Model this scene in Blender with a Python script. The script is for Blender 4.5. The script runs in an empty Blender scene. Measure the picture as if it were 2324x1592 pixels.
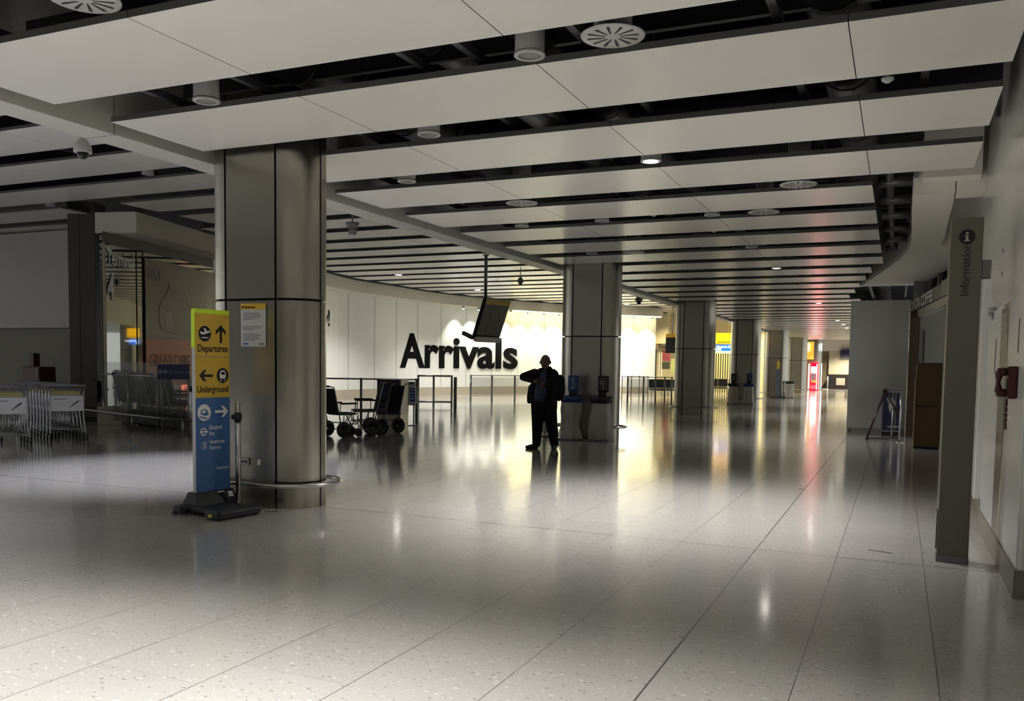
import bpy, math, random
from mathutils import Matrix, Vector
random.seed(7)
PI = math.pi
S = bpy.context.scene
COL = S.collection

# ------------------------------------------------------------ camera
F_PX, CY_PX = 1983.0157, 958.9489
YAW, PITCH, ROLL, EYE = -.4153, -.0639, .0142, 1.55
_f = Vector((math.sin(YAW)*math.cos(PITCH), math.cos(YAW)*math.cos(PITCH), math.sin(PITCH)))
_r0 = Vector((math.cos(YAW), -math.sin(YAW), 0)); _u0 = _r0.cross(_f)
CR = _r0*math.cos(ROLL)+_u0*math.sin(ROLL); CU = _u0*math.cos(ROLL)-_r0*math.sin(ROLL)
cam = bpy.data.objects.new('camera', bpy.data.cameras.new('camera')); COL.objects.link(cam)
cam.matrix_world = Matrix((( CR.x, CU.x, -_f.x, 0), (CR.y, CU.y, -_f.y, 0), (CR.z, CU.z, -_f.z, EYE), (0, 0, 0, 1)))
cam.data.sensor_fit = 'HORIZONTAL'; cam.data.sensor_width = 36
cam.data.lens = 36*F_PX/2324; cam.data.shift_y = (CY_PX-796)/2324
cam.data.clip_start = .05; cam.data.clip_end = 300
S.camera = cam

# ------------------------------------------------------------ world, view
w = bpy.data.worlds.new('world'); S.world = w; w.use_nodes = True
w.node_tree.nodes['Background'].inputs[0].default_value = (.86, .86, .84, 1)
w.node_tree.nodes['Background'].inputs[1].default_value = .42
S.view_settings.view_transform = 'Standard'; S.view_settings.look = 'None'
S.view_settings.gamma = 1; S.view_settings.exposure = 1.68
S.view_settings.use_curve_mapping = False

# ------------------------------------------------------------ surveying helpers (pixel of the photo -> point of the place)
def ray(px, py): return CR*((px-1162)/F_PX)+CU*(-(py-CY_PX)/F_PX)+_f
def on_z(px, py, z=0.):
    d = ray(px, py); return Vector((0, 0, EYE))+d*((z-EYE)/d.z)
def on_y(px, py, y):
    d = ray(px, py); return Vector((0, 0, EYE))+d*(y/d.y)
def on_x(px, py, x):
    d = ray(px, py); return Vector((0, 0, EYE))+d*(x/d.x)
def on_d(px, py, dep): return Vector((0, 0, EYE))+ray(px, py)*dep

# ------------------------------------------------------------ materials
MATS = {}
def mat(name, col, rough=.5, metal=0., emit=None, estr=0., var=.04, scale=3., spec=.5, aniso=0., bump=0., alpha=1., trans=0., ior=1.45):
    if name in MATS: return MATS[name]
    m = bpy.data.materials.new(name); m.use_nodes = True
    nt = m.node_tree; b = nt.nodes['Principled BSDF']
    b.inputs['Roughness'].default_value = rough; b.inputs['Metallic'].default_value = metal
    b.inputs['Specular IOR Level'].default_value = spec; b.inputs['IOR'].default_value = ior
    tc = nt.nodes.new('ShaderNodeTexCoord'); nz = nt.nodes.new('ShaderNodeTexNoise')
    nz.inputs['Scale'].default_value = scale; nz.inputs['Detail'].default_value = 3
    nt.links.new(tc.outputs['Object'], nz.inputs['Vector'])
    mx = nt.nodes.new('ShaderNodeMix'); mx.data_type = 'RGBA'
    lo = [max(0, c*(1-var)) for c in col]; hi = [min(1, c*(1+var)) for c in col]
    mx.inputs[6].default_value = (*lo, 1); mx.inputs[7].default_value = (*hi, 1)
    nt.links.new(nz.outputs['Fac'], mx.inputs[0]); nt.links.new(mx.outputs[2], b.inputs['Base Color'])
    if emit: b.inputs['Emission Color'].default_value = (*emit, 1); b.inputs['Emission Strength'].default_value = estr
    if aniso:
        b.inputs['Anisotropic'].default_value = aniso
        tg = nt.nodes.new('ShaderNodeTangent'); tg.direction_type = 'RADIAL'; tg.axis = 'Z'
        nt.links.new(tg.outputs[0], b.inputs['Tangent'])
    if bump:
        bp = nt.nodes.new('ShaderNodeBump'); bp.inputs['Strength'].default_value = bump; bp.inputs['Distance'].default_value = .01
        nt.links.new(nz.outputs['Fac'], bp.inputs['Height']); nt.links.new(bp.outputs[0], b.inputs['Normal'])
    b.inputs['Alpha'].default_value = alpha; b.inputs['Transmission Weight'].default_value = trans
    MATS[name] = m; return m

def floor_mat():
    m = bpy.data.materials.new('terrazzo_tiles'); m.use_nodes = True
    nt = m.node_tree; N = nt.nodes; L = nt.links; b = N['Principled BSDF']
    tc = N.new('ShaderNodeTexCoord'); sp = N.new('ShaderNodeSeparateXYZ'); L.new(tc.outputs['Object'], sp.inputs[0])
    def M(op, a, b_=None, c=None):
        n = N.new('ShaderNodeMath'); n.operation = op
        for i, v in enumerate((a, b_, c)):
            if v is None: continue
            if isinstance(v, (int, float)): n.inputs[i].default_value = v
            else: L.new(v, n.inputs[i])
        return n.outputs[0]
    x, y = sp.outputs[0], sp.outputs[1]
    gx = M('DIVIDE', M('SUBTRACT', x, .24), .655); k = M('FLOOR', gx); fx = M('FRACT', gx)
    dx = M('MULTIPLY', M('MINIMUM', fx, M('SUBTRACT', 1, fx)), .655)
    gy = M('SUBTRACT', M('DIVIDE', M('SUBTRACT', y, 3.17), .6125), M('MULTIPLY', k, .5)); fy = M('FRACT', gy)
    dy = M('MULTIPLY', M('MINIMUM', fy, M('SUBTRACT', 1, fy)), .6125)
    lx = M('LESS_THAN', dx, .0028); ly = M('LESS_THAN', dy, .0016)
    big = M('LESS_THAN', M('ABSOLUTE', M('SUBTRACT', y, M('SUBTRACT', 7.68, M('MULTIPLY', x, .018)))), .010)
    big2 = M('LESS_THAN', M('ABSOLUTE', M('ADD', x, 1.07)), .006)
    seam = M('MAXIMUM', M('MAXIMUM', lx, M('MULTIPLY', ly, .55)), M('MAXIMUM', big, big2))
    tile = N.new('ShaderNodeTexWhiteNoise'); tile.noise_dimensions = '2D'
    cb = N.new('ShaderNodeCombineXYZ'); L.new(k, cb.inputs[0]); L.new(M('FLOOR', gy), cb.inputs[1]); L.new(cb.outputs[0], tile.inputs['Vector'])
    nz = N.new('ShaderNodeTexNoise'); nz.inputs['Scale'].default_value = 60; nz.inputs['Detail'].default_value = 5; L.new(tc.outputs['Object'], nz.inputs['Vector'])
    nb = N.new('ShaderNodeTexNoise'); nb.inputs['Scale'].default_value = .5; L.new(tc.outputs['Object'], nb.inputs['Vector'])
    val = M('ADD', M('ADD', .42, M('MULTIPLY', M('SUBTRACT', tile.outputs[0], .5), .02)), M('MULTIPLY', M('SUBTRACT', nz.outputs['Fac'], .5), .10))
    def chips(scale, th, seed):
        mp = N.new('ShaderNodeMapping'); mp.inputs['Location'].default_value = (seed, seed*2, 0); mp.inputs['Rotation'].default_value = (0, 0, seed)
        mp.inputs['Scale'].default_value = (1, 1.9, 0); L.new(tc.outputs['Object'], mp.inputs[0])
        v = N.new('ShaderNodeTexVoronoi'); v.inputs['Scale'].default_value = scale; v.voronoi_dimensions = '2D'; L.new(mp.outputs[0], v.inputs['Vector'])
        c = N.new('ShaderNodeSeparateColor'); L.new(v.outputs['Color'], c.inputs[0])
        return M('MULTIPLY', M('LESS_THAN', v.outputs['Distance'], M('MULTIPLY', c.outputs[1], .34)), M('LESS_THAN', c.outputs[0], th))
    white = M('MAXIMUM', chips(22, .10, 1.3), chips(48, .09, 4.1)); dark = M('MAXIMUM', chips(26, .09, 2.2), chips(55, .10, 6.3))
    val = M('ADD', M('ADD', val, M('MULTIPLY', white, .16)), M('MULTIPLY', dark, -.17))
    val = M('MULTIPLY', val, M('SUBTRACT', 1, M('MULTIPLY', seam, .78)))
    tint = N.new('ShaderNodeCombineColor')
    L.new(M('MULTIPLY', val, 1.02), tint.inputs[0]); L.new(M('MULTIPLY', val, 1.0), tint.inputs[1]); L.new(M('MULTIPLY', val, .95), tint.inputs[2])
    L.new(tint.outputs[0], b.inputs['Base Color'])
    b.inputs['Coat Weight'].default_value = .6; b.inputs['Coat Roughness'].default_value = .09
    L.new(M('ADD', .115, M('ADD', M('MULTIPLY', nb.outputs['Fac'], .05), M('MULTIPLY', seam, .4))), b.inputs['Roughness'])
    b.inputs['IOR'].default_value = 1.52; b.inputs['Specular IOR Level'].default_value = .55
    return m

M_floor = floor_mat()
M_slat = mat('cream_enamel_slat', (.72, .71, .66), .27, 0, var=.015, spec=.6)
M_slat_shade = mat('shaded_slat_side', (.07, .07, .065), .6)  # shade on the slat sides, painted in as dark grey
M_rail = mat('cream_painted_beam', (.52, .51, .46), .4, var=.02)
M_void = mat('black_ceiling_void', (.012, .012, .014), .9, spec=.1)
M_duct = mat('dull_galvanised_duct', (.10, .10, .105), .45, .6, scale=8)
M_steel = mat('brushed_stainless_cladding', (.39, .375, .32), .30, 1, var=.08, scale=1.6, aniso=.5, bump=1.)
M_dark = mat('black_shadow_gap', (.01, .01, .01), .7)
M_chrome = mat('polished_steel_tube', (.55, .55, .53), .22, 1)
M_dsteel = mat('dull_steel_tube', (.22, .22, .22), .35, 1)
M_white = mat('white_wall_panel', (.74, .75, .70), .38, var=.015)
M_gloss = mat('glossy_white_wall', (.70, .69, .65), .14, var=.02, spec=.6)
M_plaster = mat('cream_plaster', (.60, .57, .48), .6, var=.03)
M_plinth = mat('beige_stone_plinth', (.42, .37, .28), .4, var=.08, scale=6)
M_black = mat('black_plastic', (.012, .012, .014), .35)
M_letter = mat('black_lettering', (.006, .006, .006), .9, spec=.05)
M_navy = mat('navy_panel', (.012, .014, .05), .4)
M_blue = mat('blue_sign_panel', (.045, .14, .37), .4)
M_yel = mat('yellow_sign_panel', (.62, .40, .045), .45)
M_wht = mat('white_lettering', (.80, .80, .78), .5)
M_lime = mat('lime_edge_trim', (.62, .86, .04), .4)
M_alu = mat('satin_aluminium_edge', (.42, .42, .41), .4, .6)
M_fix = mat('white_fitting', (.42, .42, .41), .4)
M_glow = mat('lit_lamp_lens', (1, 1, 1), .5, emit=(1, .97, .9), estr=14)
M_dimlens = mat('unlit_lamp_lens', (.26, .26, .26), .2)
M_warm = mat('warm_light_strip', (1, .95, .7), .5, emit=(1, .86, .42), estr=5)

# ------------------------------------------------------------ mesh builder
class MB:
    def __init__(s): s.v = []; s.f = []; s.sm = []
    def add(s, vs, fs, smooth=False):
        o = len(s.v); s.v += [tuple(v) for v in vs]
        for f in fs: s.f.append(tuple(i+o for i in f)); s.sm.append(smooth)
        return s
    def box(s, x0, x1, y0, y1, z0, z1):
        return s.add([(x0,y0,z0),(x1,y0,z0),(x1,y1,z0),(x0,y1,z0),(x0,y0,z1),(x1,y0,z1),(x1,y1,z1),(x0,y1,z1)],
                     [(3,2,1,0),(4,5,6,7),(0,1,5,4),(1,2,6,5),(2,3,7,6),(3,0,4,7)])
    def obox(s, c, h, rz=0., ry=0., rx=0.):
        R = Matrix.Rotation(rz, 3, 'Z') @ Matrix.Rotation(ry, 3, 'Y') @ Matrix.Rotation(rx, 3, 'X'); c = Vector(c)
        vs = [c+R@Vector((sx*h[0], sy*h[1], sz*h[2])) for sz in (-1, 1) for sx, sy in ((-1,-1),(1,-1),(1,1),(-1,1))]
        return s.add(vs, [(3,2,1,0),(4,5,6,7),(0,1,5,4),(1,2,6,5),(2,3,7,6),(3,0,4,7)])
    def prism(s, pts, z0, z1, cap=True):
        n = len(pts); a = sum(pts[i][0]*pts[(i+1)%n][1]-pts[(i+1)%n][0]*pts[i][1] for i in range(n))
        if a < 0: pts = pts[::-1]
        vs = [(p[0], p[1], z0) for p in pts]+[(p[0], p[1], z1) for p in pts]
        fs = [(i, (i+1)%n, n+(i+1)%n, n+i) for i in range(n)]
        if cap: fs += [tuple(range(n))[::-1], tuple(range(n, 2*n))]
        return s.add(vs, fs)
    def loft(s, rings, smooth=True, cap=True):
        n = len(rings[0]); vs = [p for r in rings for p in r]; fs = []
        for k in range(len(rings)-1):
            for i in range(n):
                fs.append((k*n+i, k*n+(i+1)%n, (k+1)*n+(i+1)%n, (k+1)*n+i))
        o = len(s.v); s.add(vs, fs, smooth)
        if cap: s.f += [tuple(o+i for i in range(n))[::-1], tuple(o+(len(rings)-1)*n+i for i in range(n))]; s.sm += [False, False]
        return s
    def tube(s, pts, r, n=10, closed=False, ell=1.):
        P = [Vector(p) for p in pts]; m = len(P); rings = []; up = None
        rr = r if isinstance(r, (list, tuple)) else [r]*m
        for i in range(m):
            a = P[(i-1) % m] if (closed or i > 0) else P[i]; b = P[(i+1) % m] if (closed or i < m-1) else P[i]
            t = (b-a).normalized()
            if up is None: up = Vector((0, 0, 1)) if abs(t.z) < .9 else Vector((1, 0, 0))
            x = t.cross(up)
            if x.length < 1e-4: x = t.orthogonal()
            x.normalize(); y = x.cross(t).normalized(); up = y
            rings.append([P[i]+x*math.cos(2*PI*j/n)*rr[i]+y*math.sin(2*PI*j/n)*rr[i]*ell for j in range(n)])
        if closed: rings.append(rings[0])
        return s.loft(rings, True, not closed)
    def cyl(s, c, r, z0, z1, n=24, r1=None):
        r1 = r if r1 is None else r1
        return s.loft([[(c[0]+r*math.cos(2*PI*i/n), c[1]+r*math.sin(2*PI*i/n), z0) for i in range(n)],
                       [(c[0]+r1*math.cos(2*PI*i/n), c[1]+r1*math.sin(2*PI*i/n), z1) for i in range(n)]])
    def lathe(s, c, prof, n=24, cap=True):
        return s.loft([[(c[0]+r*math.cos(2*PI*i/n), c[1]+r*math.sin(2*PI*i/n), c[2]+z) for i in range(n)] for r, z in prof], True, cap)
    def ell(s, c, r, n=14, m=10, R=None):
        c = Vector(c); rings = []
        for k in range(m+1):
            a = -PI/2+PI*k/m
            ca = max(math.cos(a), .02)
            ring = [Vector((r[0]*ca*math.cos(2*PI*i/n), r[1]*ca*math.sin(2*PI*i/n), r[2]*math.sin(a))) for i in range(n)]
            rings.append([c+(R@p if R else p) for p in ring])
        return s.loft(rings)
    def wheel(s, c, r, wd, ax, n=20):
        c = Vector(c); ax = Vector(ax).normalized(); u = ax.orthogonal().normalized(); v = ax.cross(u)
        prof = [(r*.55, -wd*.5), (r*.9, -wd*.5), (r, -wd*.25), (r, wd*.25), (r*.9, wd*.5), (r*.55, wd*.5), (r*.5, wd*.2), (r*.12, wd*.35), (r*.12, -wd*.35), (r*.5, -wd*.2)]
        rings = [[c+ax*h+(u*math.cos(2*PI*i/n)+v*math.sin(2*PI*i/n))*q for i in range(n)] for q, h in prof]
        rings.append(rings[0]); return s.loft(rings, True, False)
    def plane4(s, a, b, c, d, t=.004):
        a, b, c, d = map(Vector, (a, b, c, d)); nrm = (b-a).cross(d-a).normalized()*t
        vs = [a, b, c, d, a-nrm, b-nrm, c-nrm, d-nrm]
        return s.add(vs, [(0,1,2,3),(7,6,5,4),(0,4,5,1),(1,5,6,2),(2,6,7,3),(3,7,4,0)])
    def build(s, name, m, parent=None, bevel=0., label=None, mods=None):
        me = bpy.data.meshes.new(name); me.from_pydata(s.v, [], s.f); me.update()
        me.polygons.foreach_set('use_smooth', s.sm); me.materials.append(m)
        o = bpy.data.objects.new(name, me); COL.objects.link(o)
        if parent: o.parent = parent
        if bevel:
            b = o.modifiers.new('bevel', 'BEVEL'); b.width = bevel; b.segments = 2; b.limit_method = 'ANGLE'
        if label: o['label'] = label
        return o

def thing(name, label, cat, loc=(0, 0, 0), rz=0., group=None):
    o = bpy.data.objects.new(name, None); COL.objects.link(o); o.empty_display_size = .1
    o.location = loc; o.rotation_euler = (0, 0, rz); o['label'] = label; o['category'] = cat
    if group: o['group'] = group
    return o
def tag(o, label, cat, group=None, kind=None):
    o['label'] = label; o['category'] = cat
    if group: o['group'] = group
    if kind: o['kind'] = kind
    return o
def struct(o, label=None):
    o['kind'] = 'structure'
    if label: o['label'] = label
    return o
def dup(o, parent=None, loc=None, rz=None, label=None, group=None):
    c = o.copy(); COL.objects.link(c)
    if parent: c.parent = parent
    if loc is not None: c.location = loc
    if rz is not None: c.rotation_euler = (0, 0, rz)
    if label: c['label'] = label
    if group: c['group'] = group
    for ch in list(o.children): dup(ch, c)
    return c
def text_mesh(txt, size, bold=0., xs=1., spacing=1., extrude=.002, align='LEFT'):
    cu = bpy.data.curves.new('t', 'FONT'); cu.body = txt; cu.size = size; cu.offset = bold*size; cu.extrude = extrude
    cu.space_character = spacing; cu.align_x = align; cu.resolution_u = 6
    o = bpy.data.objects.new('t', cu); COL.objects.link(o)
    dg = bpy.context.evaluated_depsgraph_get(); dg.update()
    me = bpy.data.meshes.new_from_object(o.evaluated_get(dg)); bpy.data.objects.remove(o); bpy.data.curves.remove(cu)
    for v in me.vertices: v.co.x *= xs
    return me
def text(name, txt, size, m, origin, xdir, updir=(0, 0, 1), parent=None, **kw):
    me = text_mesh(txt, size, **kw); X = Vector(xdir).normalized(); U = Vector(updir); U = (U-X*U.dot(X)).normalized(); Nn = X.cross(U)
    o0 = Vector(origin)
    for v in me.vertices: c = v.co.copy(); v.co = o0+X*c.x+U*c.y+Nn*c.z
    me.materials.clear(); me.materials.append(m)
    o = bpy.data.objects.new(name, me); COL.objects.link(o)
    if parent: o.parent = parent
    return o
def light(kind, loc, power, col=(1, .95, .85), size=.1, aim=None, spot=1.2, blend=.6, parent=None, name='lamp_light', sizey=None):
    l = bpy.data.lights.new(name, kind); l.energy = power; l.color = col
    if kind == 'SPOT': l.spot_size = spot; l.spot_blend = blend; l.shadow_soft_size = size
    elif kind == 'AREA':
        l.size = size
        if sizey: l.shape = 'RECTANGLE'; l.size_y = sizey
    else: l.shadow_soft_size = size
    o = bpy.data.objects.new(name, l); COL.objects.link(o); o.location = loc
    if aim is not None: o.rotation_euler = (Vector(aim)-Vector(loc)).to_track_quat('-Z', 'Y').to_euler()
    if parent: o.parent = parent
    return o
def stadium(cx, cy, fw, r, n=10, off=0.):
    R = r+off; pts = []
    for i in range(n+1):
        a = -PI/2+PI*i/n; pts.append((cx+fw+R*math.cos(a), cy+R*math.sin(a)))
    for i in range(n+1):
        a = PI/2+PI*i/n; pts.append((cx-fw+R*math.cos(a), cy+R*math.sin(a)))
    return pts

C1, C2 = 3.79, 5.2          # undersides of the low and the high slatted ceiling
PITCH_S, SW = 1.79, 1.19

# ------------------------------------------------------------ setting: floor
fl = MB().add([(-40, -9, 0), (6, -9, 0), (6, 84, 0), (-40, 84, 0), (-40, -9, -.1), (6, -9, -.1), (6, 84, -.1), (-40, 84, -.1)],
              [(0, 1, 2, 3), (7, 6, 5, 4), (0, 4, 5, 1), (1, 5, 6, 2), (2, 6, 7, 3), (3, 7, 4, 0)]).build('floor', M_floor)
struct(fl, 'polished pale terrazzo tile floor with dark joints')

# ---- wall line on the left (glass, then the curved white wall), seen in plan
WP = [on_d(236, 900, 21.3), on_d(328, 900, 23.0), on_d(484, 900, 26.7), on_y(640, 900, 26.2), on_y(755, 895, 31.2), on_y(850, 895, 34.4), on_y(956, 895, 38.6),
      on_y(1075, 895, 42.6), on_y(1200, 895, 46.3), on_y(1280, 895, 48.4), on_y(1413, 895, 50.8), on_y(1485, 895, 52.4)]
WP = [Vector((p.x, p.y)) for p in WP]
def catmull(P, n):
    out = []
    for i in range(len(P)-1):
        p0 = P[max(i-1, 0)]; p1 = P[i]; p2 = P[i+1]; p3 = P[min(i+2, len(P)-1)]
        for k in range(n):
            t = k/n
            out.append(.5*((2*p1)+(-p0+p2)*t+(2*p0-5*p1+4*p2-p3)*t*t+(-p0+3*p1-3*p2+p3)*t**3))
    out.append(P[-1]); return out
WC = catmull(WP, 8)
def offset(P, d):            # towards the hall (to the right when walking away)
    out = []
    for i, p in enumerate(P):
        t = (P[min(i+1, len(P)-1)]-P[max(i-1, 0)]).normalized(); out.append(p+Vector((t.y, -t.x))*d)
    return out
def arc(P):
    s = [0.]
    for a, b in zip(P, P[1:]): s.append(s[-1]+(b-a).length)
    return s
WS = arc(WC)
def w_at(s, off=0.):
    for i in range(len(WS)-1):
        if s <= WS[i+1] or i == len(WS)-2:
            t = (s-WS[i])/(WS[i+1]-WS[i]); p = WC[i].lerp(WC[i+1], t); d = (WC[i+1]-WC[i]).normalized()
            return p+Vector((d.y, -d.x))*off, d
def w_px(px):                # arc length where the wall line crosses that column of the photo
    best = None; d = ray(px, 900); d = Vector((d.x, d.y)).normalized()
    for i in range(len(WC)-1):
        a, b = WC[i], WC[i+1]; ca = a.x*d.y-a.y*d.x; cb = b.x*d.y-b.y*d.x
        if ca*cb <= 0: return WS[i]+(WS[i+1]-WS[i])*ca/(ca-cb)
    return None
def strip(P, Q, z0, z1):     # solid wall between two plan lines
    m = MB(); n = len(P)
    for i in range(n-1):
        a, b, c, d = P[i], P[i+1], Q[i+1], Q[i]
        m.add([(a.x,a.y,z0),(b.x,b.y,z0),(c.x,c.y,z0),(d.x,d.y,z0),(a.x,a.y,z1),(b.x,b.y,z1),(c.x,c.y,z1),(d.x,d.y,z1)],
              [(3,2,1,0),(4,5,6,7),(0,1,5,4),(2,3,7,6)]+([(3,0,4,7)] if i == 0 else [])+([(1,2,6,5)] if i == n-2 else []))
    return m
i_g = 16                      # first point past the glass
CW = WC[i_g:]
wall_l = strip(CW, offset(CW, -.3), 0, 4.9).build('wall_left', M_white)
b_ = wall_l
struct(wall_l, 'curved white panelled arrivals wall')
seam = MB()
s0 = WS[i_g]; s = s0+.6
door_a, door_b = w_px(1248), w_px(1273)
while s < WS[-1]-.3:
    p, d = w_at(s, .004); seam.obox((p.x, p.y, 2.5), (.008, .006, 2.35), math.atan2(d.y, d.x)); s += 1.93
seam.build('panel_joints', mat('grey_joint', (.25, .25, .23), .6), wall_l)
pl = strip(offset(CW, .03), offset(CW, .0), 0, .42).build('baseboard_left', M_plinth); struct(pl, 'beige stone plinth of the curved white wall')
# fascia (bulkhead) over it
FO = offset(WC[2:], .75); FI = offset(WC[2:], -.35)
fas = strip(FO, FI, 4.66, 5.16).build('trim_1', M_plaster); struct(fas, 'cream curved bulkhead above the arrivals wall and glass')
# light strip under the bulkhead
sa, sb = w_px(1150), w_px(1483)
m = MB(); k = 40
for i in range(k):
    a = sa+(sb-sa)*i/k; b = sa+(sb-sa)*(i+1)/k
    p, d = w_at(a, .66); q, e = w_at(b, .66); p2, _ = w_at(a, .46); q2, _ = w_at(b, .46)
    m.add([(p.x,p.y,4.61),(q.x,q.y,4.61),(q2.x,q2.y,4.61),(p2.x,p2.y,4.61),(p.x,p.y,4.655),(q.x,q.y,4.655),(q2.x,q2.y,4.655),(p2.x,p2.y,4.655)],
          [(3,2,1,0),(4,5,6,7),(0,1,5,4),(2,3,7,6)])
tag(m.build('light_strip', M_warm), 'warm yellow strip light under the bulkhead of the white wall', 'light')
# wall washers
ww = thing('wall_spotlight', 'x', 'light'); MB().cyl((0, 0), .07, -.13, 0).build('housing', M_fix, ww); MB().cyl((0, 0), .055, -.14, -.128).build('lens', M_glow, ww)
n_w = 12; first = True
for i in range(n_w):
    s = w_px(1030)+(WS[-1]-.7-w_px(1030))*i/(n_w-1)
    p, d = w_at(s, .62); b, _ = w_at(s, 0)
    lab = 'small white spotlight at the bulkhead edge, one of the row washing the curved white wall'
    if i == 0: lab = 'small round white spotlight above the first letter r of the wall lettering'
    g = 'spotlights washing the curved wall' if i else None
    o = ww if first else dup(ww); first = False
    o.location = (p.x, p.y, 4.655 if i < 4 else 4.61); o['label'] = lab
    if g: o['group'] = g
    light('SPOT', (p.x, p.y, 4.45), 110 if i < 3 else 150, (1, .97, .86) if i < 4 else (1, .93, .70), .05, (b.x+(p.x-b.x)*.25, b.y+(p.y-b.y)*.25, 1.8), 1.5, .8, None, 'wall_wash')
# Arrivals lettering
sA, sB = w_px(907), w_px(1173)
me = text_mesh('Arrivals', 1.0, bold=.028, extrude=.01)
xs = [v.co.x for v in me.vertices]; ys = [v.co.y for v in me.vertices]; x0, x1, y1 = min(xs), max(xs), max(ys)
kx = (sB-sA)/(x1-x0); capA = 1.66; ky = capA/(.72)
import bmesh
bm = bmesh.new(); bm.from_mesh(me)
for j in range(1, 40):
    cx_ = x0+(x1-x0)*j/40; g = bm.verts[:]+bm.edges[:]+bm.faces[:]
    bmesh.ops.bisect_plane(bm, geom=g, plane_co=(cx_, 0, 0), plane_no=(1, 0, 0))
for v in bm.verts:
    p, d = w_at(sA+(v.co.x-x0)*kx, .02+v.co.z); v.co = Vector((p.x, p.y, 1.47+v.co.y*ky))
bm.to_mesh(me); bm.free(); me.materials.clear(); me.materials.append(M_letter)
o = bpy.data.objects.new('arrivals_lettering', me); COL.objects.link(o); tag(o, 'large black wall lettering reading Arrivals on the curved white wall', 'sign')
p, d = w_at(w_px(762)-1.2, .02)
text('wall_slogan', 'y!', .95, M_letter, (p.x, p.y, 3.15), (d.x, d.y, 0), bold=.01)
o = bpy.data.objects['wall_slogan']; tag(o, 'dark handwritten style slogan end on the white wall beside the big steel column', 'sign')

# ---- dark glazed screen at the left with poster
GP = WC[:i_g+1]
g0, g1 = w_px(238), w_px(328)
M_mirror = mat('dark_reflective_glass', (.30, .31, .29), .03, 1, var=.01)
def wall_quad(sa_, sb_, za, zb, off, name, m_, parent=None, n=4, thick=.02):
    mb = MB()
    A = [w_at(sa_+(sb_-sa_)*i/n, off)[0] for i in range(n+1)]; B = [w_at(sa_+(sb_-sa_)*i/n, off-thick)[0] for i in range(n+1)]
    mb = strip(A, B, za, zb); return mb.build(name, m_, parent)
gl = struct(wall_quad(0, WS[i_g], 0, 4.62, 0, 'window_1', M_mirror, n=8, thick=.05), 'dark reflective glazed screen with Terminal 4 lettering')
wall_quad(0, WS[i_g], 4.40, 4.66, .03, 'head_frame', mat('grey_frame', (.12, .12, .11), .5), gl, n=8)
wall_quad(-.02, .07, 0, 4.4, .05, 'side_frame', mat('beige_frame', (.45, .40, .32), .5), gl, n=1)
for px in (313, 328):
    s = w_px(px); wall_quad(s-.012, s+.012, 0, 4.4, .012, 'mullion', M_dark, gl, n=1)
# white letters on the glass
p, d = w_at(w_px(246), .02)
text('glass_lettering', 'Terminal', .54, M_wht, (p.x, p.y, 3.90), (d.x, d.y, 0), parent=gl, xs=.58, bold=.012)
text('glass_lettering', '4', .90, M_wht, (p.x, p.y, 3.05), (d.x, d.y, 0), parent=gl, xs=.62, bold=.015)
# poster
pa, pb = w_px(329), w_px(520)
po = thing('advertising_poster', 'tall grey and orange car hire advertising poster on the glazed screen', 'poster')
M_pg = mat('grey_poster_print', (.17, .155, .12), .3, var=.12, scale=.6)
wall_quad(pa, pb, 2.16, 4.24, .05, 'photo_panel', M_pg, po, n=3)
wall_quad(pa, pb, .9, 2.16, .05, 'orange_area', mat('orange_poster_print', (.62, .19, .09), .4, var=.05), po, n=3)
wall_quad(pa, pb, 2.15, 2.22, .056, 'grey_band', mat('grey_band', (.23, .24, .23), .4), po, n=3)
p, d = w_at(pa+.15, .06)
text('brand_lettering', 'SIXT', .42, mat('dim_white_print', (.38, .36, .34), .5), (p.x, p.y, 3.72), (d.x, d.y, 0), parent=po, bold=.01, xs=.72)
text('slogan_lettering', 'GREAT CARS', .46, mat('dull_red_print', (.30, .12, .07), .5), (p.x, p.y, 1.42), (d.x, d.y, 0), parent=po, bold=.015, xs=.78)
# generic car silhouette on the poster
def poly_on_wall(pts, off, name, m_, parent):
    c = w_at(pa, off)[0]; d = w_at(pa+1, off)[1]; nrm = Vector((d.y, -d.x))
    vs = [(c.x+d.x*u, c.y+d.y*u, z) for u, z in pts]; n = len(pts)
    vs += [(c.x+d.x*u-nrm.x*.006, c.y+d.y*u-nrm.y*.006, z) for u, z in pts]
    return MB().add(vs, [tuple(range(n)), tuple(range(n, 2*n))[::-1]]+[(i, (i+1)%n, n+(i+1)%n, n+i) for i in range(n)]).build(name, m_, parent)
sc_ = lambda L: [(.62+u*1.0, 2.34+z*1.0) for u, z in L]
poly_on_wall(sc_([(.0, .3), (.12, .08), (.5, .0), (1.6, -.08), (2.3, .0), (2.4, .4), (2.2, .7), (1.7, .85), (1.45, 1.25), (.95, 1.4), (.55, 1.36), (.4, 1.05), (.12, .85), (0, .6)]), .058, 'printed_car', mat('print_car', (.225, .205, .16), .4, var=.1, scale=2), po)
poly_on_wall(sc_([(.5, 1.28), (.95, 1.31), (1.35, 1.18), (1.52, .88), (.95, .93), (.52, 1.05)]), .062, 'printed_windscreen', mat('print_car_glass', (.15, .14, .12), .3), po)
poly_on_wall(sc_([(.3, .1), (.55, .05), (.7, .3), (.62, .6), (.4, .65), (.25, .4)]), .062, 'printed_bumper', mat('print_car_light', (.27, .25, .20), .4), po)

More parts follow.
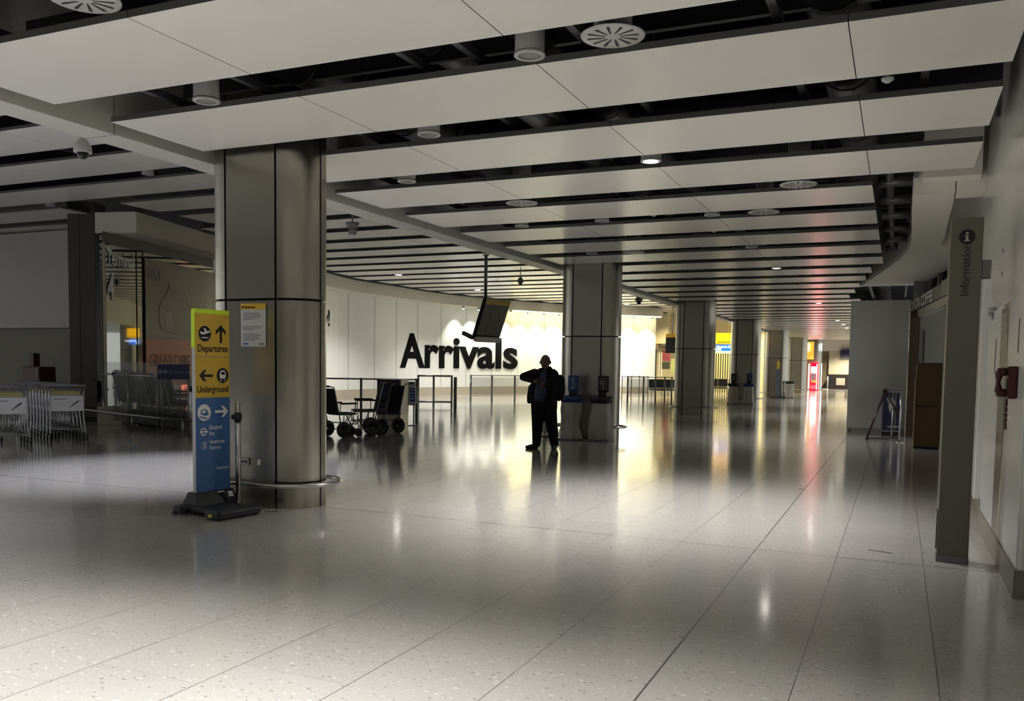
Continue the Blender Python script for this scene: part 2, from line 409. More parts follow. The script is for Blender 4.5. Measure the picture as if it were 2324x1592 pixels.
# ---- unseen walls added behind and beside the viewpoint, to shape light and reflections
hb = MB().box(-34, 6, -9.2, -9, 0, 6.4).build('wall_behind_added', mat('grey_blocker_wall', (.45, .44, .40), .5)); struct(hb, 'unseen grey wall added behind the viewpoint to darken reflections')
MB().box(4.6, 4.8, -9, 6.9, 0, 4.7).build('side_reflector_wall', mat('pale_reflector_wall', (.62, .61, .56), .5), hb)
# ---- wall behind the trolleys
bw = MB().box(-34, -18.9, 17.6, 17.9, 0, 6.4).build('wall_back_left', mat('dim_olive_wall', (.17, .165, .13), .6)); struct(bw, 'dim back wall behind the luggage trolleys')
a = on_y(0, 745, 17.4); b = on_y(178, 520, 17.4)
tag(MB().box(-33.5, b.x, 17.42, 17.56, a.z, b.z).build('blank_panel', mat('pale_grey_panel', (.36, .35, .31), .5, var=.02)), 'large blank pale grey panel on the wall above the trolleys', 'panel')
for px, h in ((92, 1), (150, 1)):
    pass
k0 = on_y(48, 832, 16.4); k1 = on_y(105, 862, 16.4)
ki = thing('red_cabinet', 'dark red cabinet with a raised post behind the trolleys', 'cabinet', (k0.x, 16.4, 0))
MB().box(0, .72, 0, .5, 0, k0.z).build('body', mat('dark_red_paint', (.06, .018, .014), .5), ki, .02)
MB().box(.18, .36, .1, .3, k0.z, k0.z+.36).build('post', MATS['dark_red_paint'], ki, .01)
MB().box(.58, .68, -.02, 0, k0.z-.3, k0.z-.05).build('notice', mat('dim_label', (.15, .14, .12), .5), ki)
# dark clad pillar
c = on_d(203, 900, 22.4)
pi = thing('dark_pillar', 'dark square clad pillar standing left of the glazed screen', 'pillar', (c.x, c.y, 0), math.radians(24))
MB().box(-.34, .34, -.3, .3, 0, 5.5).build('shaft', mat('dark_bronze_cladding', (.075, .07, .06), .4, .3), pi, .01)
MB().box(-.36, .36, -.32, .32, 0, .12).build('base', M_dark, pi)
MB().box(-.06, -.045, -.305, -.29, .1, 5.2).build('joint', M_dark, pi)

# ------------------------------------------------------------ ceilings
low = MB()
ceil = MB().box(-7.2, 6, -9, 84, 4.75, 4.95).build('ceiling', M_void); struct(ceil, 'low ceiling of long cream slats under a black void')
ceilL = MB().box(-40, -7.2, -9, 84, 6.4, 6.6).build('ceiling_left', M_void); struct(ceilL, 'high ceiling of long cream slats left of the beam')
ceilL.name = 'ceiling'
def slat(x0, x1, y0, z, parent, joints=(), th=.05):
    m = MB(); xs = [x0]+sorted(j for j in joints if x0+.3 < j < x1-.3)+[x1]
    for a, b in zip(xs, xs[1:]):
        g = .0035
        m.box(a+(g if a != x0 else 0), b-(g if b != x1 else 0), y0, y0+SW, z, z+th)
    o = m.build('slat', M_slat, parent)
    o.data.materials.append(M_slat_shade)
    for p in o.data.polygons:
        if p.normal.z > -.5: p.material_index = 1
    return o
jn = [-.385-2.158*i for i in range(0, 15)]
for k in range(-7, 34):
    y = 6.13+PITCH_S*k
    xr = .66 if k < 3 else (-.38 if k < 8 else {8: -.64, 9: -.81, 10: -1.0, 11: -1.22, 12: -1.45}.get(k, -1.2 if k < 14 else 2.5))
    if k < -2: xr = 3
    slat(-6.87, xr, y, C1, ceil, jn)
def w_x(y):                  # left end of the high slats
    if y < 14.2: return -34.
    if y < 18.6: return -16.7+.0*(y)
    for a, b in zip(FO, FO[1:]):
        if a.y <= y <= b.y: return a.x+(b.x-a.x)*(y-a.y)/(b.y-a.y)+.25
    return -14.
for k in range(-5, 37):
    y = 6.13+PITCH_S*k+.02
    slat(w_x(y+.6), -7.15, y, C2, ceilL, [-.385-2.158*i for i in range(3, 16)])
for k in (5, 6):
    y = 6.13+PITCH_S*k+.02
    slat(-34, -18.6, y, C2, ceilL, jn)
bm_ = MB().box(-7.40, -7.03, -9, 66, C1-.06, 6.3).build('trim_2', M_rail, bevel=.006); struct(bm_, 'long cream beam between the low and the high slatted ceilings')
j = MB()
for yy in (6.3, 12.4, 18.5, 24.6): j.box(-7.405, -7.025, yy, yy+.01, C1-.062, C1+.3)
j.build('beam_joints', mat('grey_joint2', (.2, .2, .18), .6), bm_)
# things in the void: carrier rails, ducts
for i, x in enumerate((-6.2, -5.2, -3.6, -3.1, -2.2, -.85, .1)):
    MB().box(x-.03, x+.03, -2, 40, 3.93, 3.99).build('carrier_rail', M_duct, ceil)
m = MB()
for k in range(-2, 19):
    for e_ in (.2, .95): y = 6.13+PITCH_S*k+e_; m.box(-6.9, .5, y, y+.06, 4.28, 4.42)
m.build('cross_bearers', M_duct, ceil)
for x, r, z in ((-5.4, .22, 4.45), (-3.95, .17, 4.5), (-2.9, .12, 4.3), (-.55, .24, 4.45)):
    m = MB(); m.tube([(x, -2, z), (x, 40, z)], r, 14)
    for y in range(0, 40, 1): m.tube([(x, y, z), (x, y+.03, z)], r*1.05, 14)
    m.build('air_duct', M_duct, ceil)
m = MB()
for x in (-5.1, -3.3, -2.2, -.7):
    for y in (4.9, 7.2, 9.3, 11.2, 13.1, 15): m.tube([(x, y+.1, 3.95), (x+.25, y+.45, 4.7)], .02, 6); m.obox((x-.3, y+.35, 4.12), (.22, .05, .03), .2)
m.build('hanger_brackets', M_duct, ceil)
m = MB()
for x in (-9, -11.5, -14): m.box(x-.03, x+.03, 0, 60, 5.34, 5.4)
m.build('carrier_rail', M_duct, ceilL)

# ------------------------------------------------------------ ceiling fittings
def make_can():
    t = thing('downlight', 'x', 'light')
    m = MB(); m.lathe((0, 0, 0), [(.12, .02), (.12, .42), (.02, .43)], 24, False); m.build('housing', M_fix, t)
    MB().lathe((0, 0, 0), [(.094, 0), (.126, 0), (.126, .02), (.094, .02), (.094, 0)], 24, False).build('trim_ring', M_fix, t)
    MB().cyl((0, 0), .095, .012, .03).build('lens', M_dimlens, t)
    for c in t.children: c.scale = (.9, .9, 1)
    return t
def make_can_lit():
    t = make_can()
    for c in t.children:
        if c.name.startswith('lens'): c.data.materials[0] = M_glow
    return t
def make_diff():
    t = thing('swirl_diffuser', 'x', 'air diffuser')
    MB().lathe((0, 0, 0), [(.06, .0), (.215, 0), (.22, .008), (.20, .015), (.13, .04)]).build('face_plate', M_fix, t)
    MB().cyl((0, 0), .13, .04, .955).build('duct_collar', mat('grey_collar', (.3, .3, .29), .35, .4), t)
    m = MB()
    for i in range(12):
        a = 2*PI*i/12; c_, s_ = math.cos(a), math.sin(a)
        v = [(.05*c_-.004*s_, .05*s_+.004*c_, -.003), (.17*c_-.03*s_, .17*s_+.03*c_, -.003), (.18*c_-.008*s_, .18*s_+.008*c_, -.003), (.05*c_+.004*s_, .05*s_-.004*c_, -.003)]
        m.add(v, [(3, 2, 1, 0)])
    m.build('swirl_slots', M_dark, t); return t
can, lit, dif = make_can(), make_can_lit(), make_diff()
used = set()
def place(proto, p, z, label, group=None, power=0, spot=2.1):
    o = proto if proto.name not in used else dup(proto); used.add(proto.name)
    o.location = (p[0], p[1], z); o['label'] = label
    if group: o['group'] = group
    elif 'group' in o: del o['group']
    if power: light('SPOT', (p[0], p[1], z-.03), power, (1, .97, .93), .09, (p[0], p[1], 0), spot, .9, None, 'downlight_lamp')
    return o
zc = C1-.0
place(can, (-5.55, 5.96), zc, 'unlit grey cylinder downlight hanging left above the steel column')
place(can, (-2.53, 5.96), zc, 'unlit cylinder downlight with a pale ring, left of the big swirl diffuser')
place(can, (-4.28, 7.6), zc, 'unlit squat cylinder downlight with a bracket, second dark gap up from the nearest diffuser')
place(can, (-5.61, 9.42), zc, 'unlit downlight just right of the big steel column top')
place(can, (-5.62, 13.02), zc, 'unlit small downlight below the cross-barred round diffuser')
place(can, (-4.26, 12.98), zc, 'unlit downlight right of the centre, in line with the second column top')
place(can, (-2.58, 12.98), zc, 'unlit downlight immediately left of the round diffuser on the right side')
place(can, (-2.56, 16.6), zc, 'unlit downlight in the gap below the right-hand round diffuser')
place(can, (-5.65, 16.6), zc, 'unlit downlight over the left edge of the second column')
place(can, (-2.55, 5.8-2*1.79), zc, 'unlit downlight in a nearer dark gap')
place(lit, (-2.55, 9.42), zc, 'brightly lit round downlight alone in the middle of the low ceiling', None, 500, 1.9)
place(lit, (-2.56, 20.15), zc, 'lit downlight over the aisle right of the third column', None, 120)
place(lit, (-2.53, 30.9), zc, 'lit downlight in front of the red reflection streak', None, 120)
for i, (px, py) in enumerate(((1901, 728), (1912, 735), (1922, 745))):
    p = on_z(px, py, C1); place(lit, (p.x, 5.80+PITCH_S*round((p.y-5.8)/PITCH_S)), zc, 'small lit downlight in the far row beside the grey partition edge', 'far lit downlights', 160)
place(dif, (-1.86, 5.82), zc, 'large white round swirl diffuser, nearest and biggest at the top right')
place(dif, (-4.73, 4.03), zc, 'white round swirl diffuser cut by the top left edge')
place(dif, (-4.84, 11.2), zc, 'round cross-barred diffuser near the middle of the low ceiling')
place(dif, (-1.85, 12.98), zc, 'round diffuser at right beside a small downlight')
place(dif, (-4.80, 16.6), zc, 'round diffuser over the right edge of the second column')
place(dif, (-1.2, 11.2), zc, 'round diffuser end on near the right slat ends')
for x, y, l_ in ((-.17, 7.62, 'tiny white ceiling sensor in the second gap near the right slat ends'), (-2.9, 14.78, 'tiny white ceiling sensor below the right-hand round diffuser'),
                 (-3.45, 12.98, 'tiny white ceiling sensor left of the paired downlight and diffuser')):
    t = thing('ceiling_sensor', l_, 'sensor', (x, y, zc+.05))
    MB().lathe((0, 0, 0), [(.015, -.02), (.045, 0), (.05, .02), (.02, .03)]).build('body', M_fix, t); MB().tube([(0, 0, .02), (0, 0, .9)], .012, 6).build('stem', M_duct, t)
# real lamps behind and around the viewpoint (outside the frame, in the same ceiling)
for x, y, pw in ((-3.6, 2.2, 300), (-1.2, 2.2, 280), (-5.8, 2.2, 200), (-.4, .4, 320), (-2.6, .4, 260), (-4.7, -1.4, 320), (2.4, .4, 450), (-1.2, -3.2, 360), (-4.3, -5, 360)):
    place(lit, (x, y), zc, 'lit downlight in the low ceiling behind the viewpoint', 'lit downlights behind the viewpoint', pw, 1.45)
# high ceiling fittings
zl = C2
for px, py, nm, pw, lab in ((330, 395, 'c', 0, 'unlit cylinder downlight of the high ceiling above the dome camera'), (90, 463, 'c', 0, 'unlit small downlight at far left of the high ceiling'),
    (918, 627, 'l', 560, 'lit downlight of the high ceiling left of the hanging display pole'), (1092, 660, 'l', 560, 'lit downlight just left of the hanging display pole'),
    (476, 541, 'l', 200, 'lit downlight half hidden by the left edge of the big steel column'), (1488, 702, 'l', 380, 'lit downlight of the high ceiling between second and third column'),
    (1430, 693, 'l', 560, 'lit downlight near the dark dome camera right of the second column'), (1515, 716, 'l', 260, 'lit downlight of the high ceiling beside the third column')):
    p = on_z(px, py, zl); oo = place(can if nm == 'c' else lit, (p.x, 5.84+PITCH_S*round((p.y-5.84)/PITCH_S)), zl, lab, None, pw)
    if nm != 'c': oo.scale = (1.5, 1.5, 1)
for x, y, pw_ in ((-9.4, 9.42, 680), (-10.2, 2.26, 900), (-14.2, 4.05, 900), (-18.5, 5.84, 900)):  # first one gives the floor pool; the others are added to brighten the left
    place(lit, (x, y), zl, 'unseen lit cool downlight of the high ceiling', 'lit downlights above the long beam', 0)
    light('SPOT', (x, y, zl-.04), pw_, (.90, .90, 1), .09, (x, y, 0), 1.15 if y > 9 else 1.7, .8, None, 'cool_downlight_lamp')
# dome cameras
def dome(px, py, Y, z, scale, label, mshell):
    p = on_y(px, py, Y); t = thing('dome_camera', label, 'security camera', (p.x, p.y, p.z))
    t.scale = (scale,)*3
    top = (z-p.z)/scale
    MB().tube([(0, 0, .1), (0, 0, top)], .012, 8).build('stem', mshell, t)
    MB().lathe((0, 0, 0), [(.02, .15), (.05, .12), (.085, .07), (.095, .0), (.09, -.01)]).build('shell', mshell, t)
    MB().lathe((0, 0, 0), [(.06, -.01), (.055, -.04), (.035, -.07), (.01, -.08)]).build('dome', M_black, t)
dome(188, 345, 6.87, C1-.06, 1., 'white dome security camera hanging from the long cream beam at left', M_fix)
dome(1450, 684, 28.5, C2, 1.35, 'dark dome security camera hanging right of the second column', M_dsteel)
dome(1181, 641, 30.0, C2, 1.3, 'small dark ceiling camera above the white wall left of the second column', M_dsteel)
p = on_z(800, 492, C2)
t = thing('ceiling_speaker', 'white conical ceiling fitting right of the big steel column', 'speaker', (p.x, p.y, 4.75))
MB().cyl((0, 0), .10, 0, .16, r1=.10).build('body', M_fix, t); MB().cyl((0, 0), .12, .16, .3, r1=.17).build('collar', M_fix, t); MB().tube([(0, 0, .3), (0, 0, .5)], .02, 6).build('stem', M_fix, t)

# ------------------------------------------------------------ columns
def ring_wall(pts, z0, z1, th):
    n = len(pts); m = MB(); P = [Vector(p) for p in pts]; I = offset(P, -th)
    return strip(P, I, z0, z1)
def smooth_join(o):
    b = bmesh.new(); b.from_mesh(o.data); bmesh.ops.remove_doubles(b, verts=b.verts, dist=1e-4)
    for f in b.faces: f.smooth = True
    b.to_mesh(o.data); b.free(); o.data.set_sharp_from_angle(angle=math.radians(35))
def make_column(cx, y0, lab, lower=False, ring=True):
    r, fw = .33, .335; cy = y0+r
    t = thing('column', lab, 'column', (cx, cy, 0), 0, None)
    MB().prism(stadium(0, 0, fw, r-.06), 0, 4.7).build('core', M_dark, t)
    q = PI*r/2; g = .013
    # the six faces of the casing: plan lines walked so that outside is on the right
    secs = []
    secs.append([(-fw+g, -r), (0, -r), (fw-g, -r)])
    def arcp(cx_, a0, a1):
        n = 9; return [(cx_+r*math.cos(a0+(a1-a0)*i/n), r*math.sin(a0+(a1-a0)*i/n)) for i in range(n+1)]
    e = g/r
    secs += [arcp(fw, -PI/2+e, -e), arcp(fw, e, PI/2-e), [(fw-g, r), (-fw+g, r)], arcp(-fw, PI/2+e, PI-e), arcp(-fw, PI+e, 1.5*PI-e)]
    tiers = [(.0, 2.21), (2.235, 4.68)]
    for i, sct in enumerate(secs):
        for z0, z1 in ([(0, .27), (.285, 2.21), (2.235, 4.68)] if i in (1, 2, 4, 5) else tiers):
            o = strip([Vector(p) for p in sct], [Vector(p) for p in offset([Vector(p) for p in sct], -.028)], z0, z1).build('cladding_panel', M_steel, t)
            if len(sct) > 3: smooth_join(o)
    if ring:
        b = stadium(0, 0, fw, r, 12, .15)
        MB().tube([(x, y, .26) for x, y in b], .022, 10, True).build('bumper_rail', M_chrome, t)
        m = MB()
        for a in (-fw, fw):
            for s in (-1, 1): m.tube([(a, s*r*.95, .26), (a, s*(r+.14), .26)], .012, 6)
        m.build('rail_bracket', M_chrome, t)
    return t
cols = [(-6.36, 7.455, 'nearest and widest brushed steel column beside the yellow and blue sign'), (-6.23, 18.07, 'second brushed steel column, behind the standing man'),
        (-6.30, 29.15, 'third brushed steel column, left of the hanging yellow sign'), (-6.36, 40.1, 'fourth brushed steel column with a black and a blue bag stand in front'),
        (-6.40, 51.2, 'fifth brushed steel column behind the slim blue and yellow banner'), (-6.40, 62.2, 'sixth and farther steel column, left of the red vending machine')]
CO = [make_column(*c) for c in cols]
# seventh; yellow light on its face put in as an orange glow
t = thing('column', 'farthest column with a painted orange glow on its upper face behind the red vending machine', 'column', (-6.55, 74.2, 0))
MB().prism(stadium(0, 0, .5, .4), 0, 4.7).build('casing', M_steel, t)
MB().box(-.42, .28, -.43, -.40, 2.45, 3.85).build('orange_area', mat('orange_area', (.75, .42, .06), .5, emit=(1, .5, .05), estr=.25), t)

# notice on the first column
a = on_y(544, 690, 7.43)
t = thing('paper_notice', 'white paper notice with a yellow heading taped to the nearest column', 'notice', (-6.36, 7.45, 0))
x0 = a.x+6.36
p0 = on_y(545, 787, 7.43).x; p1 = on_y(601, 787, 7.43).x; zb = on_y(572, 787, 7.43).z; zt = on_y(570, 689, 7.43).z
p0 += 6.36; p1 += 6.36
MB().box(p0, p1, -.006, -.001, zb, zt).build('sheet', mat('notice_paper', (.50, .51, .52), .6), t)
MB().box(p0, p1, -.008, -.006, zt-.065, zt).build('heading_band', M_yel, t)
text('heading_text', 'Heathrow', .035, M_letter, (p0+.05, -.009, zt-.05), (1, 0, 0), parent=t)
MB().cyl((0, 0), .012, 0, .001).build('heading_dot', M_letter, t).matrix_local = Matrix.Translation((p0+.028, -.0085, zt-.037)) @ Matrix.Rotation(PI/2, 4, 'X')
m = MB(); z = zt-.10; Mg = mat('grey_print', (.14, .14, .15), .6)
for ln, cnt in ((.11, 5), (0, 0), (.2, 3), (.2, 5)):
    for i in range(cnt):
        ww_ = (p1-p0-.06)*(random.uniform(.78, 1) if i < cnt-1 else .55); m.box(p0+.03, p0+.03+ww_, -.0075, -.006, z-.006, z); z -= .0165
    z -= .03
m.build('printed_lines', Mg, t)
m = MB(); m.box(p0+.03, p0+.10, -.0075, -.006, zb+.02, zb+.04); m.build('footer_mark', M_blue, t)
m = MB(); m.box(p1-.09, p1-.02, -.0075, -.006, zb+.02, zb+.035); m.build('footer_mark', Mg, t)
t = thing('wall_socket', 'small metal socket plate low on the nearest column', 'socket', (on_y(555, 1048, 7.44).x, 7.45, on_y(555, 1048, 7.44).z))
MB().box(-.055, .055, -.012, 0, -.04, .04).build('plate', M_alu, t, .003); MB().box(-.035, -.01, -.014, -.012, -.012, .012).box(.012, .036, -.014, -.012, -.012, .012).build('outlet', M_dark, t)
p = on_y(588, 1050, 7.44); tag(MB().box(p.x-.014, p.x+.014, 7.425, 7.45, p.z-.03, p.z+.03).build('door_stop_button', M_wht, bevel=.004), 'tiny white button beside the socket on the nearest column', 'button')
# bollard
b = on_z(541, 1158); t = thing('bollard', 'steel tube bollard with a black band between the sign and the nearest column', 'bollard', (b.x, b.y, 0))
MB().tube([(0, 0, 0), (0, 0, 1.13)], .028, 16).build('tube', M_chrome, t); MB().cyl((0, 0), .037, .93, 1.03).build('band', M_black, t)
MB().box(-.07, .04, -.02, .02, .955, 1.005).build('belt_clip', M_black, t); MB().lathe((0, 0, 1.13), [(.028, 0), (.024, .012), (.01, .018)]).build('cap', M_chrome, t); MB().cyl((0, 0), .05, 0, .012).build('foot_plate', M_chrome, t)

# ------------------------------------------------------------ totem sign
R_T = math.radians(83)
t = thing('wayfinding_sign', 'free-standing yellow and blue wayfinding sign on a black base beside the nearest column', 'sign', (-6.53, 7.04, 0), R_T)
t.scale = (1, 1, .986)
# local x runs along the blade (towards the column), face looks to local -y
W2 = .218
MB().box(-W2, W2, -.03, .02, .18, 2.06).build('frame', M_alu, t, .004)
MB().box(-W2-.002, W2+.002, -.034, .024, 2.075, 2.12).build('top_trim', M_lime, t, .003)
MB().box(-W2-.006, -W2, -.03, .02, 1.72, 2.075).build('side_trim', M_lime, t)
zm, zy = 1.63, 1.20
MB().box(-W2, W2, -.036, -.03, zm+.004, 2.075).build('yellow_panel', M_yel, t)
MB().box(-W2, W2, -.036, -.03, zy, zm-.004).build('yellow_panel', M_yel, t)
MB().box(-W2, W2, -.036, -.03, .18, zy-.001).build('blue_panel', M_blue, t)
def disc(cx_, cz, r, m_, name, y=-.037, sx=1.):
    return MB().add([(cx_+r*sx*math.cos(2*PI*i/28), y, cz+r*math.sin(2*PI*i/28)) for i in range(28)]+[(cx_+r*sx*math.cos(2*PI*i/28), y+.003, cz+r*math.sin(2*PI*i/28)) for i in range(28)],
        [tuple(range(28))]+[(i, (i+1)%28, 28+(i+1)%28, 28+i)[::-1] for i in range(28)]).build(name, m_, t)
def flat(pts, m_, name, y=-.038, parent=None):
    n = len(pts); a = sum(pts[i][0]*pts[(i+1)%n][1]-pts[(i+1)%n][0]*pts[i][1] for i in range(n))
    if a < 0: pts = pts[::-1]
    return MB().add([(u, y, z) for u, z in pts]+[(u, y+.003, z) for u, z in pts], [tuple(range(n)), tuple(range(n, 2*n))[::-1]]+[(i, n+i, n+(i+1)%n, (i+1)%n) for i in range(n)]).build(name, m_, parent or t)
def arrow(cx_, cz, s_, ang, m_, name):
    base = [(-.5, .12), (.12, .12), (-.12, .36), (-.12+.02, .5), (.14, .5), (.55, .0), (.14, -.5), (-.10, -.5), (-.12, -.36), (.12, -.12), (-.5, -.12)]
    base = [(-.62, .10), (.22, .10), (-.06, .42), (.20, .42), (.60, .0), (.20, -.42), (-.06, -.42), (.22, -.10), (-.62, -.10)]
    ca, sa_ = math.cos(ang), math.sin(ang); return flat([(cx_+s_*(u*ca-v*sa_), cz+s_*(u*sa_+v*ca)) for u, v in base], m_, name)
disc(-.10, 1.865, .082, M_black, 'plane_disc', sx=.95)
flat([(-.16, 1.885), (-.145, 1.89), (-.13, 1.875), (-.10, 1.885), (-.115, 1.925), (-.10, 1.925), (-.07, 1.89), (-.045, 1.90), (-.035, 1.89), (-.05, 1.878), (-.12, 1.855), (-.15, 1.862)], M_wht, 'plane_symbol', -.041)
flat([(-.145, 1.83), (-.055, 1.83), (-.055, 1.82), (-.145, 1.82)], M_wht, 'runway_line', -.041)
arrow(.105, 1.87, .155, PI/2, M_black, 'up_arrow')
text('lettering', 'Departures', .105, M_black, (-.195, -.0365, 1.68), (1, 0, 0), parent=t, bold=.012, xs=.80)
arrow(-.09, 1.43, .14, PI, M_black, 'left_arrow')
disc(.125, 1.43, .08, M_black, 'train_disc', sx=.95)
flat([(.09, 1.40), (.16, 1.40), (.165, 1.45), (.15, 1.485), (.10, 1.485), (.085, 1.45)], M_wht, 'train_symbol', -.041)
flat([(.10, 1.44), (.15, 1.44), (.145, 1.47), (.105, 1.47)], M_black, 'train_window', -.044)
flat([(.10, 1.39), (.108, 1.39), (.096, 1.368), (.086, 1.368)], M_wht, 'train_track', -.041); flat([(.142, 1.39), (.15, 1.39), (.164, 1.368), (.154, 1.368)], M_wht, 'train_track', -.041)
text('lettering', 'Underground', .098, M_black, (-.203, -.0365, 1.255), (1, 0, 0), parent=t, bold=.012, xs=.75)
disc(-.115, 1.045, .088, M_wht, 'rail_disc', sx=.95)
flat([(-.165, 1.03), (-.15, 1.075), (-.11, 1.085), (-.075, 1.065), (-.06, 1.02), (-.10, 1.01)], M_blue, 'rail_symbol', -.041)
flat([(-.15, 1.04), (-.14, 1.068), (-.105, 1.072), (-.10, 1.045)], M_wht, 'rail_window', -.044)
flat([(-.18, 1.0), (-.09, .975), (-.075, .985), (-.17, 1.01)], M_blue, 'rail_track', -.041)
arrow(.11, 1.05, .14, 0, M_wht, 'right_arrow')
disc(-.125, .845, .042, M_wht, 'roundel', sx=.95); disc(-.125, .845, .028, M_blue, 'roundel_centre', -.041); flat([(-.175, .853), (-.075, .853), (-.075, .838), (-.175, .838)], M_wht, 'roundel_bar', -.044)
text('lettering', 'Elizabeth', .062, M_wht, (-.055, -.0365, .865), (1, 0, 0), parent=t, xs=.78); text('lettering', 'line', .062, M_wht, (-.055, -.0365, .805), (1, 0, 0), parent=t, xs=.78)
disc(-.115, .70, .042, M_wht, 'express_disc', sx=.95); disc(-.115, .70, .036, M_blue, 'express_disc_centre', -.041)
flat([(-.135, .725), (-.125, .725), (-.095, .675), (-.105, .675)], M_wht, 'cross_stroke', -.044); flat([(-.105, .725), (-.095, .725), (-.125, .675), (-.135, .675)], M_wht, 'cross_stroke', -.044)
text('lettering', 'Heathrow', .062, M_wht, (-.055, -.0365, .715), (1, 0, 0), parent=t, xs=.78); text('lettering', 'Express', .062, M_wht, (-.055, -.0365, .655), (1, 0, 0), parent=t, xs=.78)
text('lettering', 'Heathrow', .052, M_wht, (.03, -.0365, .435), (1, 0, 0), parent=t, xs=.78)
M_base = mat('black_rubber_base', (.016, .017, .022), .45)
MB().loft([[(-.27, -.13, .06), (.27, -.13, .06), (.27, .15, .06), (-.27, .15, .06)], [(-.245, -.055, .215), (.245, -.055, .215), (.245, .075, .215), (-.245, .075, .215)]], False).build('base_housing', M_base, t, .01)
for yy in (-.42, .22):
    pass
MB().box(-.40, .22, -.04, .13, .012, .095).build('base_foot', M_base, t, .03)
MB().box(-.42, .14, -.60, -.38, .012, .095).build('base_foot', M_base, t, .03)
MB().box(-.33, .12, -.42, .02, .04, .088).build('base_plate', M_base, t, .01)
m = MB()
for xx in (-.38, .10):
    for yy in (-.55, .10): m.wheel((xx, yy, .026), .026, .05, (0, 1, 0), 12)
m.build('base_roller', M_black, t)
MB().box(-.424, -.42, -.50, -.45, .03, .06).build('hazard_mark', mat('yellow_mark', (.6, .6, .1), .5), t)
MB().obox((.06, -.075, .20), (.04, .002, .006), 0, 0, -.42).build('maker_mark', M_wht, t)
MB().obox((.18, -.085, .165), (.03, .002, .03), 0, 0, -.42).build('sticker', M_wht, t)

# ------------------------------------------------------------ right side
wr = MB().box(.80, 1.1, 6.85, 9.72, 2.13, 4.6).box(.86, 1.1, 9.72, 12.2, 0, 4.6).box(.80, 4, 6.85, 7.1, 0, 4.6).build('wall_right', M_gloss, bevel=.02); struct(wr, 'glossy off-white upper wall at right')
MB().box(.92, 1.2, 12.2, 19.5, 0, 4.6).build('wall_return', M_gloss, wr)
def wall_piece(name, y0, y1, z0, z1, m_, x0=.79, lab=None, cat='panel', bev=.01):
    return tag(MB().box(x0, .9, y0, y1, z0, z1).build(name, m_, bevel=bev), lab, cat)
M_wp = mat('white_wall_lining', (.66, .67, .65), .16, var=.01)
wall_piece('wall_lining_panel', 6.86, 7.98, .2, 2.13, M_wp, .785, 'white glossy lining panel behind the red telephone')
wall_piece('wall_lining_panel', 8.52, 9.70, .2, 2.13, M_wp, .785, 'white lining panel farther along, beyond the shiny corner guard')
cg = thing('corner_guard', 'shiny ribbed steel and acrylic guard between the two white wall panels', 'wall guard', (.80, 8.25, 0))
MB().tube([(-.005, -.22, .2), (-.005, -.22, 2.13)], .012, 8).build('brass_edge', mat('brass_strip', (.75, .60, .28), .2, 1), cg)
MB().box(-.02, .05, -.25, .26, .2, 2.1).build('acrylic_cover', mat('glossy_beige_metal', (.55, .51, .42), .12, .9, bump=.25, scale=9), cg, .015)
m = MB()
for i in range(9): m.box(-.026, -.018, -.2, .22, 2.06-i*.022, 2.07-i*.022)
m.build('ribs', M_chrome, cg)
struct(MB().box(.775, 1.1, 6.82, 9.74, 0, .2).build('baseboard_right', mat('grey_plinth', (.20, .19, .17), .35)), 'grey skirting of the right wall')
struct(MB().box(.845, .95, 9.74, 12.2, 0, .24).build('baseboard_right', MATS['grey_plinth']), 'grey skirting of the recessed right wall')
# white upright between pillar and wall
tag(MB().box(.76, .86, 10.2, 10.5, .24, 2.6).build('door_jamb', M_wp, bevel=.01), 'narrow white upright seen between the information pillar and the wall', 'upright')
# slots and marks on the wall
m = MB(); m.box(.782, .786, 8.9, 8.93, 1.55, 1.85); tag(m.build('wall_slot', M_dark), 'dark vertical slot in the far white lining panel', 'slot')
m = MB(); m.box(.782, .786, 7.28, 7.30, 1.70, 1.95); tag(m.build('wall_slot', M_dark), 'dark vertical slot above the red telephone', 'slot')
t = thing('door_closer', 'small grey bracket with a screw on the wall beside the pillar', 'bracket', (.79, 9.3, 2.16))
MB().box(-.05, .01, -.08, .08, -.05, .0).build('arm', M_alu, t, .01); MB().cyl((-.02, 0), .02, -.12, -.05).build('knob', M_alu, t)
for z, l_ in ((2.42, 'lower of two tiny grey plugs high on the right wall'), (2.62, 'upper of two tiny grey plugs high on the right wall')):
    tag(MB().obox((.795, 8.8, z), (.012, .016, .018)).build('wall_plug', M_alu, bevel=.004), l_, 'plug')
# telephone
ph = thing('red_telephone', 'dark red wall telephone with a coiled cord at the right edge', 'telephone', (.785, 7.28, 0))
M_ph = mat('dark_red_plastic', (.055, .006, .010), .3)
zt, zb = on_x(2310, 838, .75).z, on_x(2310, 903, .75).z
m = MB(); m.tube([(-.10, 0, zt), (-.115, 0, zt-.04), (-.118, 0, (zt+zb)/2), (-.115, 0, zb+.04), (-.10, 0, zb)], [.026, .028, .014, .028, .026], 12)
m.ell((-.085, 0, zt-.02), (.035, .033, .032)); m.ell((-.085, 0, zb+.02), (.035, .033, .032)); m.build('handset', M_ph, ph)
MB().box(-.062, 0, -.07, .07, zb-.02, zt+.02).build('body', M_ph, ph, .012)
MB().box(-.066, -.062, -.045, .045, zb+.02, zb+.12).build('keypad', M_black, ph)
pts = []
za = zb-.02; zz = on_x(2310, 985, .75).z
for i in range(41):
    a = i/40; ang = 2*PI*a
    pts.append((-.06-.004*math.sin(30*PI*a), -.035*math.sin(ang*1.0)*1.0-.01, za-(za-zz)*math.sin(PI*a)))
MB().tube(pts, .0065, 6).build('cord', M_ph, ph)
